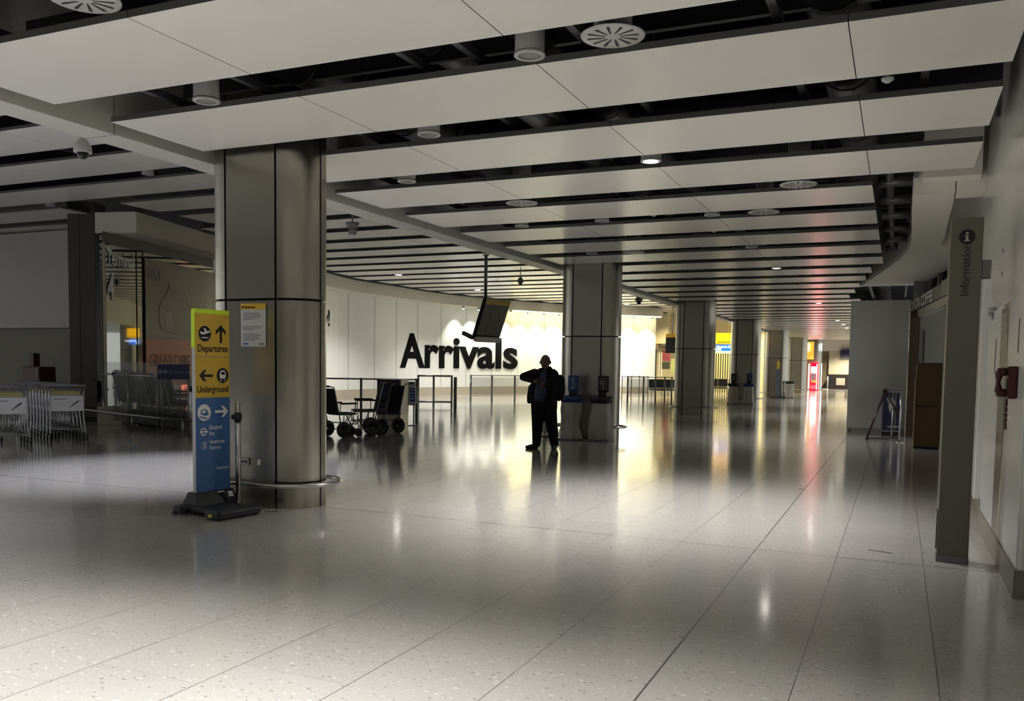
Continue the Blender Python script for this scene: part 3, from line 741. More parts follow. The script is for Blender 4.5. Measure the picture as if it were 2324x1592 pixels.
# information pillar
t = thing('information_pillar', 'tall grey blade pillar reading Information with a round i symbol', 'sign', (.34, 7.904, 0))
M_pil = mat('grey_brown_pillar', (.13, .122, .095), .38, var=.03)
MB().box(0, .232, 0, .16, 0, 2.785).build('blade', M_pil, t, .006)
MB().box(-.004, .236, -.004, .164, 0, .05).build('foot', M_dsteel, t)
bx = MB().box(.232, .30, .03, .13, 2.305, 2.45).build('wall_bracket', mat('grey_bracket', (.17, .17, .17), .5), t, .004)
MB().box(-.012, 0, .02, .12, .10, .42).build('side_clip', M_dsteel, t, .003)
ic = on_y(2195, 538, 7.9)
def vflat_disc(parent, cx_, cz, r, m_, name, y):
    return MB().add([(cx_+r*math.cos(2*PI*i/28), y, cz+r*math.sin(2*PI*i/28)) for i in range(28)]+[(cx_+r*math.cos(2*PI*i/28), y+.004, cz+r*math.sin(2*PI*i/28)) for i in range(28)],
        [tuple(range(28))]+[(i, 28+i, 28+(i+1)%28, (i+1)%28) for i in range(28)]).build(name, m_, parent)
cxi = ic.x-.34
vflat_disc(t, cxi, ic.z, .058, M_black, 'symbol_disc', -.006)
M_lp = mat('pale_lettering', (.42, .41, .37), .5)
m = MB(); z = ic.z; x = cxi
m.box(x-.009, x+.009, -.009, -.006, z-.028, z+.014).box(x-.019, x+.009, -.009, -.006, z+.006, z+.014).box(x-.022, x+.022, -.009, -.006, z-.034, z-.026)
m.build('symbol_i', M_lp, t); vflat_disc(t, x, z+.030, .0095, M_lp, 'symbol_dot', -.009)
text('lettering', 'Information', .088, mat('dark_grey_lettering', (.02, .02, .018), .6), (cxi+.028, -.003, on_y(2190, 673, 7.9).z), (0, 0, 1), (-1, 0, 0), parent=t, bold=.004, xs=1.02, extrude=.001)

# grey partition
a = on_y(1932, 683, 24.04); bq = on_y(2066, 683, 24.04)
pw = MB().box(a.x, bq.x, 24.04, 24.2, .1, a.z).build('wall_partition', mat('grey_hoarding', (.55, .56, .54), .5, var=.02), bevel=.005); struct(pw, 'plain pale grey hoarding panel facing the hall')
MB().box(a.x+.12, bq.x, 24.0, 24.2, 0, .1).build('kick_plate', mat('grey_kick', (.3, .3, .29), .4), pw)
MB().box(a.x, a.x+.16, 24.2, 40, 0, a.z).build('side_return', MATS['grey_hoarding'], pw)
# coffee shop frontage (runs diagonally from the hoarding towards the wall)
A = Vector((.215, 24.0)); B = Vector((.80, 18.4)); dd = (B-A).normalized(); nn = Vector((dd.y, -dd.x))
if nn.x > 0: nn = -nn
cs = thing('shop_sign', 'dark fascia sign with white letters reading Costa Coffee above the shop opening', 'sign')
L = (B-A).length; ang = math.atan2(dd.y, dd.x)
def along(u, off=0.): q = A+dd*u+nn*off; return q
def obx(u0, u1, o0, o1, z0, z1, name, m_, parent=None, bev=0.):
    q = A+dd*(u0+u1)/2+nn*(o0+o1)/2
    return MB().obox((q.x, q.y, (z0+z1)/2), ((u1-u0)/2, abs(o1-o0)/2, (z1-z0)/2), ang).build(name, m_, parent, bev)
obx(0, L, -.10, .02, 3.02, 3.30, 'fascia_board', mat('very_dark_maroon', (.016, .006, .008), .4), cs, .004)
obx(L*.86, L, .0, .024, 3.02, 3.33, 'pale_end_panel', mat('worn_grey_panel', (.22, .22, .20), .5), cs)
q = along(.12, .03); text('lettering', 'COSTA COFFEE', .34, mat('cream_lettering', (.85, .83, .80), .5), (q.x, q.y, 3.04), (dd.x, dd.y, 0), parent=cs, bold=.014, xs=1.55)
shopw = obx(0, L, -.2, -.02, 2.86, 3.02, 'wall_shop', mat('cream_shop_lintel', (.40, .38, .33), .4)); struct(shopw, 'pale lintel over the closed coffee shop opening')
obx(0, L, -.35, -.3, 3.3, 3.74, 'dark_glazing', M_void, shopw)
m = MB()
for u in (1.2, 2.6, 3.9, 5.1): q = along(u, -.26); m.obox((q.x, q.y, 3.52), (.06, .04, .22), ang)
m.build('glazing_bar', mat('grey_bar', (.16, .16, .15), .5), shopw)
# interior
ib = MB().box(.25, 2.6, 23.2, 23.4, 0, 4.2).build('wall_shop_back', mat('dim_grey_interior', (.20, .20, .18), .6)); struct(ib, 'dim grey wall inside the closed shop')
MB().box(.2, .42, 22.9, 23.2, 0, 3.0).build('brown_reveal', mat('dark_brown_wood', (.045, .026, .012), .4), ib)
bc = thing('brown_cupboard', 'tall brown wooden counter end standing at the shop opening', 'cabinet', (.335, 19.5, 0))
M_wd = mat('brown_wood_veneer', (.105, .058, .022), .35, var=.15, scale=2.)
MB().box(.0, .47, 0, .55, .04, .86).build('lower_panel', M_wd, bc, .006); MB().box(.0, .47, 0, .55, .87, 1.74).build('upper_panel', M_wd, bc, .006)
MB().box(-.02, .0, -.01, .5, 0, 1.42).build('edge_post', mat('light_wood_edge', (.24, .15, .07), .3), bc, .004); MB().box(.02, .45, .02, .5, 0, .04).build('plinth', M_dark, bc)
sh = on_y(2098, 795, 23.1); tag(MB().box(sh.x, sh.x+.02, 23.15, 23.2, 1.7, 2.55).box(sh.x-.35, sh.x, 23.15, 23.19, 2.53, 2.55).build('menu_board_frame', M_dsteel), 'thin grey frame on the dim shop wall above the brown cupboard', 'frame')
# display cabinet with blue panel, easel and stanchions in front of the hoarding
ca = on_y(1998, 992, 22.9); cb = on_y(2042, 992, 22.9); ch = on_y(2000, 886, 22.9).z
t = thing('blue_display_cabinet', 'dark blue glass-fronted cabinet standing against the grey hoarding', 'cabinet', (ca.x, 22.9, 0))
cw = cb.x-ca.x
MB().box(0, cw, 0, .6, .10, ch).build('body', mat('grey_cabinet', (.16, .16, .16), .4), t, .01)
MB().box(.03, cw*.68, -.012, 0, .14, ch-.06).build('blue_panel', M_navy, t); MB().box(cw*.76, cw-.03, -.012, 0, .14, ch-.06).build('blue_panel', M_navy, t)
m = MB()
for i in range(3): m.box(.10+.02*i, .26+.03*i, -.016, -.012, ch-.22-i*.055, ch-.19-i*.055)
m.build('print_lines', M_lp, t)
m = MB(); m.add([(.19, -.016, .55), (.225, -.016, .70), (.22, -.016, .78), (.16, -.016, .78), (.155, -.016, .70)], [(0, 1, 2, 3, 4)]); m.build('symbol', M_lp, t)
MB().box(.14, .40, -.016, -.012, .22, .245).build('label_strip', M_lp, t)
MB().box(.02, cw-.02, .04, .56, 0, .10).build('plinth', M_dark, t)
e = on_z(1966, 999)
t = thing('folding_easel', 'dark folding A-shaped stand leaning in front of the blue cabinet', 'stand', (0, 0, 0))
top = on_y(2010, 887, 21.9); tip2 = on_z(2047, 996)
M_ez = mat('dark_plum_lacquer', (.035, .012, .014), .3)
MB().tube([(e.x, e.y, .0), (top.x, top.y, top.z)], .026, 8).build('leg', M_ez, t); MB().tube([(top.x, top.y, top.z), (tip2.x-.05, 22.5, .45)], .024, 8).build('leg', M_ez, t)
MB().tube([(top.x-.05, top.y, top.z-.02), (top.x, top.y-.02, top.z+.03), (top.x+.05, top.y, top.z-.02)], .03, 8).build('hinge', M_ez, t)
MB().tube([(e.x+.02, e.y, .03), (tip2.x-.1, 21.9, .03)], .016, 6).build('spreader', M_black, t)
for px, yy, lab in ((2027, 22.3, 'left slim steel post in front of the blue cabinet'), (2045, 20.9, 'right slim steel post between the blue cabinet and brown cupboard')):
    p = on_y(px, 890, yy); t = thing('stanchion', lab, 'post', (p.x, yy, 0))
    MB().tube([(0, 0, .015), (0, 0, 1.08)], .018, 12).build('tube', M_chrome, t); MB().lathe((0, 0, 0), [(.10, 0), (.10, .012), (.03, .03)]).build('foot', M_chrome, t)
# bulkhead over the shop
UO = [Vector(p) for p in ((.07, 11.95), (.08, 13.5), (.10, 15.2), (.10, 16.6), (.02, 17.8), (-.18, 19.4), (-.48, 21.3), (-.80, 23.2), (-1.0, 24.3))]
UO = catmull(UO, 4)
M_bh = mat('dim_cream_bulkhead', (.74, .72, .65), .45)
UI = [Vector((p.x+.48, p.y)) for p in UO]
bh = strip(UO[::-1], UI[::-1], 3.72, 4.5).build('trim_3', M_bh); struct(bh, 'cream curved bulkhead sweeping over the coffee shop front')
MB().box(.54, 1.6, 11.95, 12.35, 3.72, 4.5).build('cross_band', M_bh, bh)
MB().box(.50, 1.6, 12.35, 17.6, 4.12, 4.5).build('raised_soffit', M_bh, bh)
far_ = [p for p in UO if p.y > 16.9]
strip(far_[::-1], [Vector((1.6, p.y)) for p in far_][::-1], 3.725, 4.5).build('far_soffit', M_bh, bh)
MB().box(.17, .80, 11.65, 11.95, 3.86, 4.5).build('front_box', M_bh, bh, .004)
m = MB()
for y in (12.3, 13.6, 14.9, 16.2, 17.5, 19): m.tube([(-.34, y, 3.98), (.1, y, 3.98)], .07, 10)
m.tube([(-.2, 11, 4.02), (-.2, 24, 4.02)], .05, 10)
m.build('pipework', M_duct, bh)

# ------------------------------------------------------------ hanging display
dp = 28.8
tl = on_d(1104, 677, 28.2); bl = on_d(1084, 768, 28.2)
cen = on_d(1118, 728, 28.6)
t = thing('flight_display', 'tilted hanging display board with a dull yellow header on a dark ceiling pole', 'display', (cen.x, cen.y, cen.z))
h_ax = (CR*.62+Vector((_f.x, _f.y, 0))*.78); h_ax.z = 0; h_ax.normalize()
nr = Vector((h_ax.y, -h_ax.x, 0)); tilt = math.radians(21)
up = Vector((0, 0, 1))*math.cos(tilt)+nr*math.sin(tilt); fn = nr*math.cos(tilt)-Vector((0, 0, 1))*math.sin(tilt)
MBx = Matrix((( h_ax.x, fn.x, up.x, cen.x), (h_ax.y, fn.y, up.y, cen.y), (h_ax.z, fn.z, up.z, cen.z), (0, 0, 0, 1)))
t.matrix_world = MBx
hw, hh = .62, .70
M_scr = mat('dark_screen', (.24, .22, .18), .4)
MB().box(-hw, hw, -.14, 0, -hh, hh).build('casing', M_black, t, .01)
MB().box(-hw+.02, hw, 0, .012, hh-.17, hh-.0).build('header', mat('dull_yellow_header', (.70, .50, .12), .5), t)
for i in range(3):
    a_ = -hw+.02+(2*hw-.02)*i/3; MB().box(a_+.008, a_+(2*hw-.02)/3-.008, 0, .01, -hh+.18, hh-.18).build('screen', M_scr, t)
MB().box(-hw, hw, -.05, .09, -hh-.04, -hh+.13).build('lower_trim', mat('pale_trim', (.75, .73, .62), .5), t, .03)
MB().box(-hw-.05, -hw+.05, -.55, -.1, -hh-.02, -hh+.12).build('side_arm', M_dsteel, t, .02)
pt = on_d(1102, 680, 28.9); inv = MBx.inverted()
po_ = MB().tube([(pt.x, pt.y, pt.z-.5), (pt.x, pt.y, 6.4)], .055, 12).build('ceiling_pole', M_dsteel, t); po_.matrix_local = inv
pc_ = MB().cyl((pt.x, pt.y), .10, 5.17, 5.2).build('ceiling_plate', M_dsteel, t); pc_.matrix_local = inv

# ------------------------------------------------------------ bag stands
def bag_stand(loc, rz, colr, lab, seed=0, head=True):
    random.seed(seed)
    mh = mat('blue_stand_plastic', (.02, .05, .17), .4) if colr == 'blue' else mat('black_stand_plastic', (.016, .016, .018), .4)
    t = thing('bag_stand', lab, 'waste bag stand', loc, rz)
    MB().box(-.24, .24, -.2, .22, .0, .035).build('base_plate', M_dsteel, t, .01)
    MB().box(-.03, .03, .15, .2, .03, 1.0).build('upright', M_dsteel, t)
    m = MB(); n = 20
    ringp = lambda r, z, ry=.8: [(r*math.cos(2*PI*i/n), r*ry*math.sin(2*PI*i/n), z) for i in range(n)]
    m.loft([ringp(.215, .80), ringp(.25, .86), ringp(.255, .93), ringp(.25, .94), ringp(.21, .93), ringp(.20, .84)], True, True)
    m.build('hoop_tray', mh, t)
    if head:
        MB().box(-.13, .13, .10, .16, 1.03, 1.375).build('notice_board', mh, t, .03)
        MB().box(-.09, .09, .06, .16, .93, 1.04).build('bracket', M_black, t, .01)
        MB().box(-.105, .105, .096, .10, 1.06, 1.35).build('notice_sheet', mat('dim_blue_sheet', (.035, .075, .20), .4) if colr == 'blue' else mat('dim_brown_sheet', (.04, .035, .032), .4), t)
        m = MB()
        for i in range(4 if colr != 'blue' else 5):
            m.box(-.03+random.uniform(-.04, .02), .03, .093, .096, 1.10+i*.05, 1.118+i*.05)
        m.build('notice_marks', M_lp, t)
    # hanging clear sack with folds
    m = MB(); n = 48; rings = []; ph_ = [random.uniform(0, 6.28) for _ in range(5)]
    for k in range(15):
        f = k/14; z = .83-f*.80; r0 = .20+.045*f+.02*math.sin(f*7+ph_[4]); ring = []
        for i in range(n):
            a_ = 2*PI*i/n; fo = 1+(.03+.10*f)*math.sin(7*a_+ph_[0]+f)+(.02+.05*f)*math.sin(13*a_+ph_[1])
            r = r0*fo*(1-.18*math.exp(-((f-.55)/.2)**2)*(1 if seed % 2 else .3))
            ring.append((r*math.cos(a_)+.03*f*math.sin(ph_[2]), r*.8*math.sin(a_), z+.01*math.sin(5*a_)*f+ (.01 if k == 14 else 0)))
        rings.append(ring)
    m.loft(rings, True, False)
    m.build('hanging_sack', mat('translucent_sack', (.50, .49, .43), .35, alpha=.7, var=.1), t)
    if colr == 'black':
        m = MB()
        for i in range(6): m.ell((random.uniform(-.1, .14), random.uniform(-.08, .08), .07+random.uniform(0, .06)), (.05, .04, .035), 8, 6)
        m.build('rubbish', M_black, t)
    return t
bag_stand((-6.38, 17.62, 0), .05, 'blue', 'bag stand with a blue notice board in front of the second column', 1)
bag_stand((-5.72, 17.62, 0), 0, 'black', 'bag stand with a black notice board at the right of the second column', 2)
bag_stand((-7.18, 18.15, 0), .5, 'black', 'bag stand without a board half hidden behind the standing man', 3, False)
bag_stand((-6.72, 39.6, 0), 0, 'black', 'far bag stand with a black board in front of the fourth column', 4)
bag_stand((-6.05, 39.7, 0), 0, 'blue', 'far bag stand with a blue board in front of the fourth column', 5)
p = on_z(1797, 901); bag_stand((-5.55, 51.0, 0), 0, 'black', 'farthest bag stand at the right side of the fifth column', 6, False)
# slim banner by column five
t = thing('slim_banner', 'slim blue and yellow upright banner in front of the fifth column', 'banner', (-6.12, 50.3, 0))
MB().box(-.06, .06, 0, .05, .1, 1.6).build('blue_part', mat('dull_blue', (.10, .14, .25), .5), t); MB().box(-.08, .08, 0, .05, 1.6, 2.05).build('yellow_part', M_yel, t, .02)
MB().obox((0, .03, .05), (.42, .1, .04), .3).build('base', M_black, t)

# ------------------------------------------------------------ man
def remesh(o, vox, sm=3):
    r = o.modifiers.new('remesh', 'REMESH'); r.mode = 'VOXEL'; r.voxel_size = vox; r.use_smooth_shade = True
    s_ = o.modifiers.new('smooth', 'SMOOTH'); s_.factor = .5; s_.iterations = sm
mp = (-6.13, 15.35, 0)
man = thing('person', 'standing man in dark jacket and trousers looking down at a phone', 'person', mp, math.radians(21.7))
def limb(m, pts, rs, n=12):
    P = [Vector(p) for p in pts]
    for a_, b_, ra, rb in zip(P, P[1:], rs, rs[1:]):
        for k in range(7):
            f = k/6; m_r = ra+(rb-ra)*f; m.ell(a_.lerp(b_, f), (m_r, m_r, m_r), n, 8)
skin = mat('skin', (.11, .062, .042), .6)
m = MB()
# torso, neck, head with face (looks to screen-left and down)
m.ell((.01, .03, 1.10), (.17, .10, .26)); m.ell((.0, .03, 1.33), (.17, .09, .17)); m.ell((.0, .03, .95), (.16, .10, .14))
limb(m, [(.02, .0, 1.42), (.03, -.02, 1.56)], [.075, .065])
H0 = Vector((.03, -.02, 1.60)); HS = 1.14
def hd(c, q): c = H0+(Vector(c)-H0)*HS; m.ell(c, tuple(v*HS for v in q))
for c_, q_ in (((.03, -.02, 1.65), (.082, .098, .105)), ((.015, -.07, 1.595), (.058, .06, .06)), ((.005, -.125, 1.625), (.014, .022, .022)), ((-.055, .0, 1.63), (.014, .02, .03)),
               ((.113, -.01, 1.63), (.014, .02, .03)), ((-.012, -.108, 1.655), (.016, .012, .009)), ((.04, -.108, 1.655), (.016, .012, .009)), ((.008, -.12, 1.575), (.026, .012, .008))):
    hd(c_, q_)
# arms and forearms
limb(m, [(-.19, 0, 1.40), (-.36, -.05, 1.33), (-.17, -.26, 1.28)], [.06, .05, .032])
limb(m, [(.19, 0, 1.40), (.24, -.04, 1.14), (.0, -.27, 1.22)], [.06, .05, .032])
# hands: palm, four unequal bent fingers, thumb
def hand(px_, py_, pz, sx):
    m.ell((px_, py_, pz), (.042, .026, .045))
    for i, (l, r) in enumerate(((.040, .0095), (.046, .01), (.043, .0095), (.034, .0085))):
        zz_ = pz+.028-i*.019
        a_ = (px_+sx*.03, py_-.012, zz_); b_ = (px_+sx*(.03+l*.8), py_-.03, zz_+.004); c_ = (px_+sx*(.03+l*.95), py_-.03+.02, zz_+.006)
        limb(m, [a_, b_, c_], [r, r, r*.85], 8)
    limb(m, [(px_-sx*.005, py_-.018, pz+.03), (px_+sx*.028, py_-.05, pz+.062)], [.012, .010], 8)
hand(-.12, -.29, 1.27, 1); hand(-.02, -.29, 1.235, -1)
# legs
limb(m, [(-.09, 0, .92), (-.11, .0, .48), (-.12, .02, .09)], [.10, .062, .045]); limb(m, [(.10, 0, .92), (.17, .0, .48), (.23, .02, .09)], [.10, .062, .045])
o = m.build('body', skin, man); remesh(o, .0085, 3)
M_jk = mat('black_jacket_cloth', (.008, .008, .010), .8, spec=.2); M_tr = mat('black_trousers_cloth', (.006, .006, .008), .8, spec=.2)
def ringe(cx_, cy_, z, rx, ry, n=20, ga=None): return [(cx_+rx*math.cos(2*PI*i/n), cy_+ry*math.sin(2*PI*i/n), z) for i in range(n)]
m = MB()
m.loft([ringe(.0, .04, .86, .27, .15), ringe(.01, .05, 1.0, .265, .15), ringe(.01, .05, 1.2, .25, .15), ringe(.0, .04, 1.36, .245, .14), ringe(.01, .02, 1.46, .19, .11), ringe(.02, .01, 1.53, .09, .085)])
limb(m, [(-.17, .0, 1.42), (-.38, -.05, 1.355), (-.21, -.23, 1.29)], [.095, .078, .052]); limb(m, [(.19, .02, 1.40), (.27, -.03, 1.12), (.05, -.25, 1.21)], [.10, .085, .052])
limb(m, [(-.22, .0, 1.15), (-.25, -.04, 1.0), (-.26, -.05, .90)], [.07, .06, .05])
limb(m, [(.14, -.10, 1.38), (.17, -.12, 1.15), (.17, -.12, .92)], [.07, .08, .07])
limb(m, [(-.17, -.07, 1.38), (-.20, -.09, 1.15), (-.21, -.09, .95)], [.05, .05, .05]); m.ell((-.05, -.05, 1.47), (.09, .07, .05)); m.ell((.08, .01, 1.5), (.09, .08, .07))
o = m.build('jacket', M_jk, man); remesh(o, .014, 4)
m = MB(); m.loft([ringe(-.06, -.05, .90, .13, .13), ringe(-.06, -.06, 1.0, .14, .15), ringe(-.04, -.055, 1.18, .13, .145), ringe(-.01, -.05, 1.36, .09, .12), ringe(.01, -.05, 1.50, .05, .06)])
m.build('shirt', mat('blue_shirt_cloth', (.035, .045, .085), .8), man)
m = MB()
m.loft([ringe(.02, .0, 1.0, .235, .17), ringe(.02, 0, .88, .25, .17), ringe(.02, 0, .75, .25, .16)])
limb(m, [(-.10, 0, .82), (-.10, .0, .5), (-.115, .02, .10)], [.135, .115, .085]); limb(m, [(.12, 0, .82), (.16, .0, .5), (.225, .02, .10)], [.14, .12, .088])
o = m.build('trousers', M_tr, man); remesh(o, .014, 4)
for s_, (x_, y_, a_) in enumerate(((-.12, .0, -1.15), (.235, .0, -.25))):
    m = MB(); dx_, dy_ = math.sin(a_), -math.cos(a_)
    m.ell((x_, y_, .05), (.055, .06, .05)); limb(m, [(x_, y_, .045), (x_+dx_*.10, y_+dy_*.10, .04), (x_+dx_*.19, y_+dy_*.19, .03)], [.05, .045, .034])
    o = m.build('shoe', mat('black_leather', (.006, .006, .006), .35), man); remesh(o, .01, 2)
bg = thing('shoulder_bag', "black bag slung over the man's shoulder", 'bag', mp, math.radians(21.7))
m = MB(); m.ell((.30, .10, 1.14), (.115, .14, .24)); m.ell((.31, .12, 1.28), (.10, .12, .13)); m.ell((.29, .1, 1.0), (.10, .12, .1)); o = m.build('bag_body', M_jk, bg); remesh(o, .02, 3)
MB().tube([(.30, .1, 1.34), (.2, .03, 1.505), (.10, .0, 1.50), (.24, -.1, 1.1), (.30, .0, 1.0)], .014, 8).build('strap', M_black, bg)
ph2 = tag(MB().obox((-.07, -.34, 1.275), (.038, .006, .072), 0, .4, -.6).build('mobile_phone', M_black, bevel=.004), "small dark phone held in the standing man's hands", 'phone')
ph2.location = mp; ph2.rotation_euler = (0, 0, math.radians(21.7))

# ------------------------------------------------------------ wheelchairs
def make_wheelchair():
    t = thing('wheelchair', 'x', 'wheelchair')            # faces local +x
    M_v = mat('black_vinyl', (.006, .006, .008), .6, spec=.15)
    MB().box(-.22, .22, -.22, .22, .47, .52).build('seat', M_v, t, .02)
    MB().obox((-.29, 0, .76), (.025, .22, .28), 0, -.22).build('backrest', M_v, t, .02)
    for s_ in (-1, 1):
        MB().tube([(-.20, s_*.24, .30), (-.24, s_*.24, .5), (-.34, s_*.24, .95), (-.37, s_*.24, 1.06), (-.50, s_*.24, 1.08)], .013, 8).build('back_tube', M_dsteel, t)
        MB().tube([(-.48, s_*.24, 1.08), (-.58, s_*.24, 1.085)], .02, 8).build('push_handle', M_black, t)
        MB().wheel((-.16, s_*.29, .17), .17, .04, (0, 1, 0)).build('rear_wheel', M_black, t)
        MB().wheel((.26, s_*.24, .09), .09, .035, (0, 1, 0), 14).build('front_caster', M_black, t)
        MB().tube([(-.24, s_*.25, .30), (.24, s_*.25, .28), (.27, s_*.25, .12)], .013, 8).tube([(.22, s_*.25, .28), (.24, s_*.25, .5), (-.24, s_*.25, .5)], .013, 8).build('side_frame', M_dsteel, t)
        MB().box(-.2, .18, s_*.27-.03, s_*.27+.03, .70, .735).build('armrest', M_v, t, .01)
        MB().tube([(.15, s_*.27, .5), (.15, s_*.27, .71)], .01, 6).build('armrest_post', M_dsteel, t)
        MB().tube([(.25, s_*.2, .45), (.42, s_*.2, .16)], .011, 6).obox((.47, s_*.12, .14), (.07, .08, .008)).build('footrest', M_dsteel, t)
    MB().tube([(-.16, -.28, .17), (-.16, .28, .17)], .012, 8).build('axle', M_dsteel, t)
    return t
wc = make_wheelchair()
def put_wc(px, dep, rz, lab, s=1., first=False):
    p = on_d(px, 900, dep); o = wc if first else dup(wc); o.location = (p.x, p.y, 0); o.rotation_euler = (0, 0, rz); o['label'] = lab; o.scale = (s, s, s); return o
L_ = math.atan2(-.4026, -.913)
put_wc(776, 18.6, math.radians(70), 'wheelchair nearest the big steel column, seen from behind', 1., True)
put_wc(826, 19.2, L_+.25, 'middle wheelchair with its tall back tilting right', 1.08)
put_wc(872, 19.6, L_-.5, 'wheelchair in front of the navy kiosk', 1.05)
put_wc(394, 20.3, math.radians(75), 'wheelchair under the blue assistance sign behind the low rail', 1.1)
put_wc(350, 20.9, math.radians(72), 'wheelchair second from the sign behind the low rail', 1.1)
put_wc(306, 21.6, math.radians(70), 'wheelchair third from the sign behind the low rail', 1.15)
put_wc(262, 22.3, math.radians(60), 'wheelchair nearest the dark pillar behind the low rail', 1.0)
put_wc(410, 21.4, math.radians(75), 'rear wheelchair behind the blue assistance sign', 1.15)
put_wc(372, 22.0, math.radians(72), 'rear wheelchair showing through the gap left of the assistance sign', 1.15)
put_wc(330, 22.6, math.radians(70), 'rear wheelchair in front of the orange poster edge', 1.2)
# low bumper rail with posts
pts = [on_d(150, 926, 22.6), on_d(190, 932, 21.6), on_d(240, 938, 20.6), on_d(300, 945, 19.6), on_d(370, 952, 18.6), on_d(415, 958, 18.05), on_d(432, 957, 18.0), on_d(436, 954, 18.3)]
t = thing('bumper_rail', 'low curved steel bumper rail in front of the dark wheelchairs at left', 'rail')
MB().tube([(p.x, p.y, .34) for p in pts], .03, 10).build('rail_tube', mat('dark_painted_rail', (.05, .05, .05), .35, .3), t)
for p in (pts[1], pts[3], pts[5]): MB().tube([(p.x, p.y, 0), (p.x, p.y, .34)], .02, 8).build('leg', M_dsteel, t)
# glass balustrade with post and assistance sign
t = thing('glass_barrier', 'low clear glass barrier behind the bumper rail', 'barrier')
ga, gb = on_d(232, 900, 21.4), on_d(432, 900, 18.4)
dg_ = Vector((gb.x-ga.x, gb.y-ga.y)); ag = math.atan2(dg_.y, dg_.x); mid = (ga+gb)/2; lg = dg_.length/2
M_gl = mat('clear_grey_glass', (.06, .065, .06), .2, alpha=.22, spec=.1)
MB().obox((mid.x, mid.y, .82), (lg, .006, .70), ag).build('glass_pane', M_gl, t)
MB().tube([(ga.x, ga.y, 1.22), (gb.x, gb.y, 1.22)], .018, 8).build('top_rail', M_dsteel, t)
for f in (.02, .33, .66, .98):
    q = ga.lerp(gb, f); MB().tube([(q.x, q.y, 0), (q.x, q.y, 1.25)], .016, 8).build('post', M_dsteel, t)
p = on_d(434, 900, 18.0); t = thing('bollard', 'steel tube post with a black band left of the yellow and blue sign', 'bollard', (p.x, p.y, 0))
MB().tube([(0, 0, 0), (0, 0, 1.16)], .035, 14).build('tube', M_chrome, t); MB().cyl((0, 0), .045, .95, 1.05).build('band', M_black, t)
a, b = on_d(357, 827, 18.1), on_d(429, 862, 18.1)
t = thing('assistance_sign', 'dark blue sign reading Assistance above the parked wheelchairs', 'sign', (a.x, a.y, 0), YAW*-1)
wd = (Vector((b.x-a.x, b.y-a.y))).length
MB().box(0, wd, 0, .03, b.z, a.z).build('panel', M_navy, t, .003)
M_dl = mat('dim_blue_lettering', (.12, .13, .2), .5)
text('lettering', 'Assistance', .105, M_dl, (.23, -.003, (a.z+b.z)/2-.035), (1, 0, 0), parent=t)
vflat_disc(t, .065, (a.z+b.z)/2, .045, M_dl, 'symbol_disc', -.005); vflat_disc(t, .165, (a.z+b.z)/2, .045, M_dl, 'symbol_disc', -.005)
MB().tube([(.06, .05, 0), (.06, .05, a.z-.05)], .014, 8).tube([(wd-.03, .05, 0), (wd-.03, .05, a.z-.05)], .014, 8).build('post', M_dsteel, t)
# pale carton beyond rail
p = on_d(258, 925, 21.2); tag(MB().obox((p.x, p.y, .22), (.30, .22, .22), .4).build('pale_box', mat('pale_carton', (.33, .31, .24), .6), bevel=.01), 'pale box on the floor beside the dark pillar', 'box')

# ------------------------------------------------------------ luggage trolleys
def make_trolley():
    t = thing('luggage_trolley', 'x', 'luggage trolley')   # faces local +x (handle end), nests towards -x
    Mt = mat('bright_wire_steel', (.42, .43, .47), .28, 1)
    for s_ in (-1, 1):
        MB().tube([(0, s_*.30, 1.0), (.0, s_*.30, .8), (-.02, s_*.29, .5), (.04, s_*.31, .2), (.08, s_*.32, .09)], .013, 8).build('upright', Mt, t)
        MB().wheel((.08, s_*.32, .07), .07, .035, (0, 1, 0), 14).build('wheel', M_black, t)
        MB().tube([(0, s_*.30, 1.0), (-.2, s_*.28, .72), (-.78, s_*.14, .18)], .011, 6).build('side_bar', Mt, t)
    MB().wheel((-.75, 0, .06), .06, .03, (0, 1, 0), 12).build('wheel', M_black, t)
    MB().tube([(0, -.33, 1.0), (.05, -.32, 1.06), (.05, .32, 1.06), (0, .33, 1.0)], .017, 8).build('handle', mat('grey_handle', (.25, .25, .28), .4), t)
    m = MB()
    for y in (-.18, -.09, 0, .09, .18): m.tube([(.02, y, .22), (-.75, y*.6, .17)], .008, 6); m.tube([(-.01, y, .55), (.02, y, .22)], .007, 6)
    m.tube([(.03, -.31, .22), (.03, .31, .22)], .011, 6); m.build('luggage_deck', Mt, t)
    MB().obox((-.005, 0, .715), (.006, .285, .145)).build('advert_panel', mat('pale_advert', (.85, .86, .94), .5), t)
    MB().obox((.0, -.02, .915), (.010, .24, .035)).build('yellow_strip', mat('dull_yellow_strip', (.50, .46, .20), .5), t)
    m = MB(); m.obox((.003, .17, .74), (.002, .05, .012), 0, 0, .6).obox((.003, .12, .70), (.002, .05, .008), 0, 0, .6).obox((.003, .07, .66), (.002, .03, .005), 0, 0, .6).box(.001, .003, -.24, 0, .80, .81)
    m.build('advert_print', mat('dark_print', (.05, .05, .06), .5), t)
    MB().obox((-.03, 0, .99), (.05, .26, .012)).build('top_tray', mat('grey_tray', (.20, .20, .22), .4), t)
    return t
tr = make_trolley()
dirb = Vector((-.90, .44)).normalized(); rzt = math.atan2(-dirb.y, -dirb.x)
def chain(px, dep, n, step, lab0, lab, grp, first):
    c = on_d(px, 900, dep)
    for i in range(n):
        o = tr if (first and i == 0) else dup(tr)
        o.location = (c.x+dirb.x*step*i, c.y+dirb.y*step*i, 0); o.rotation_euler = (0, 0, rzt)
        o['label'] = lab0 if i == 0 else lab
        if i: o['group'] = grp
        elif 'group' in o: del o['group']
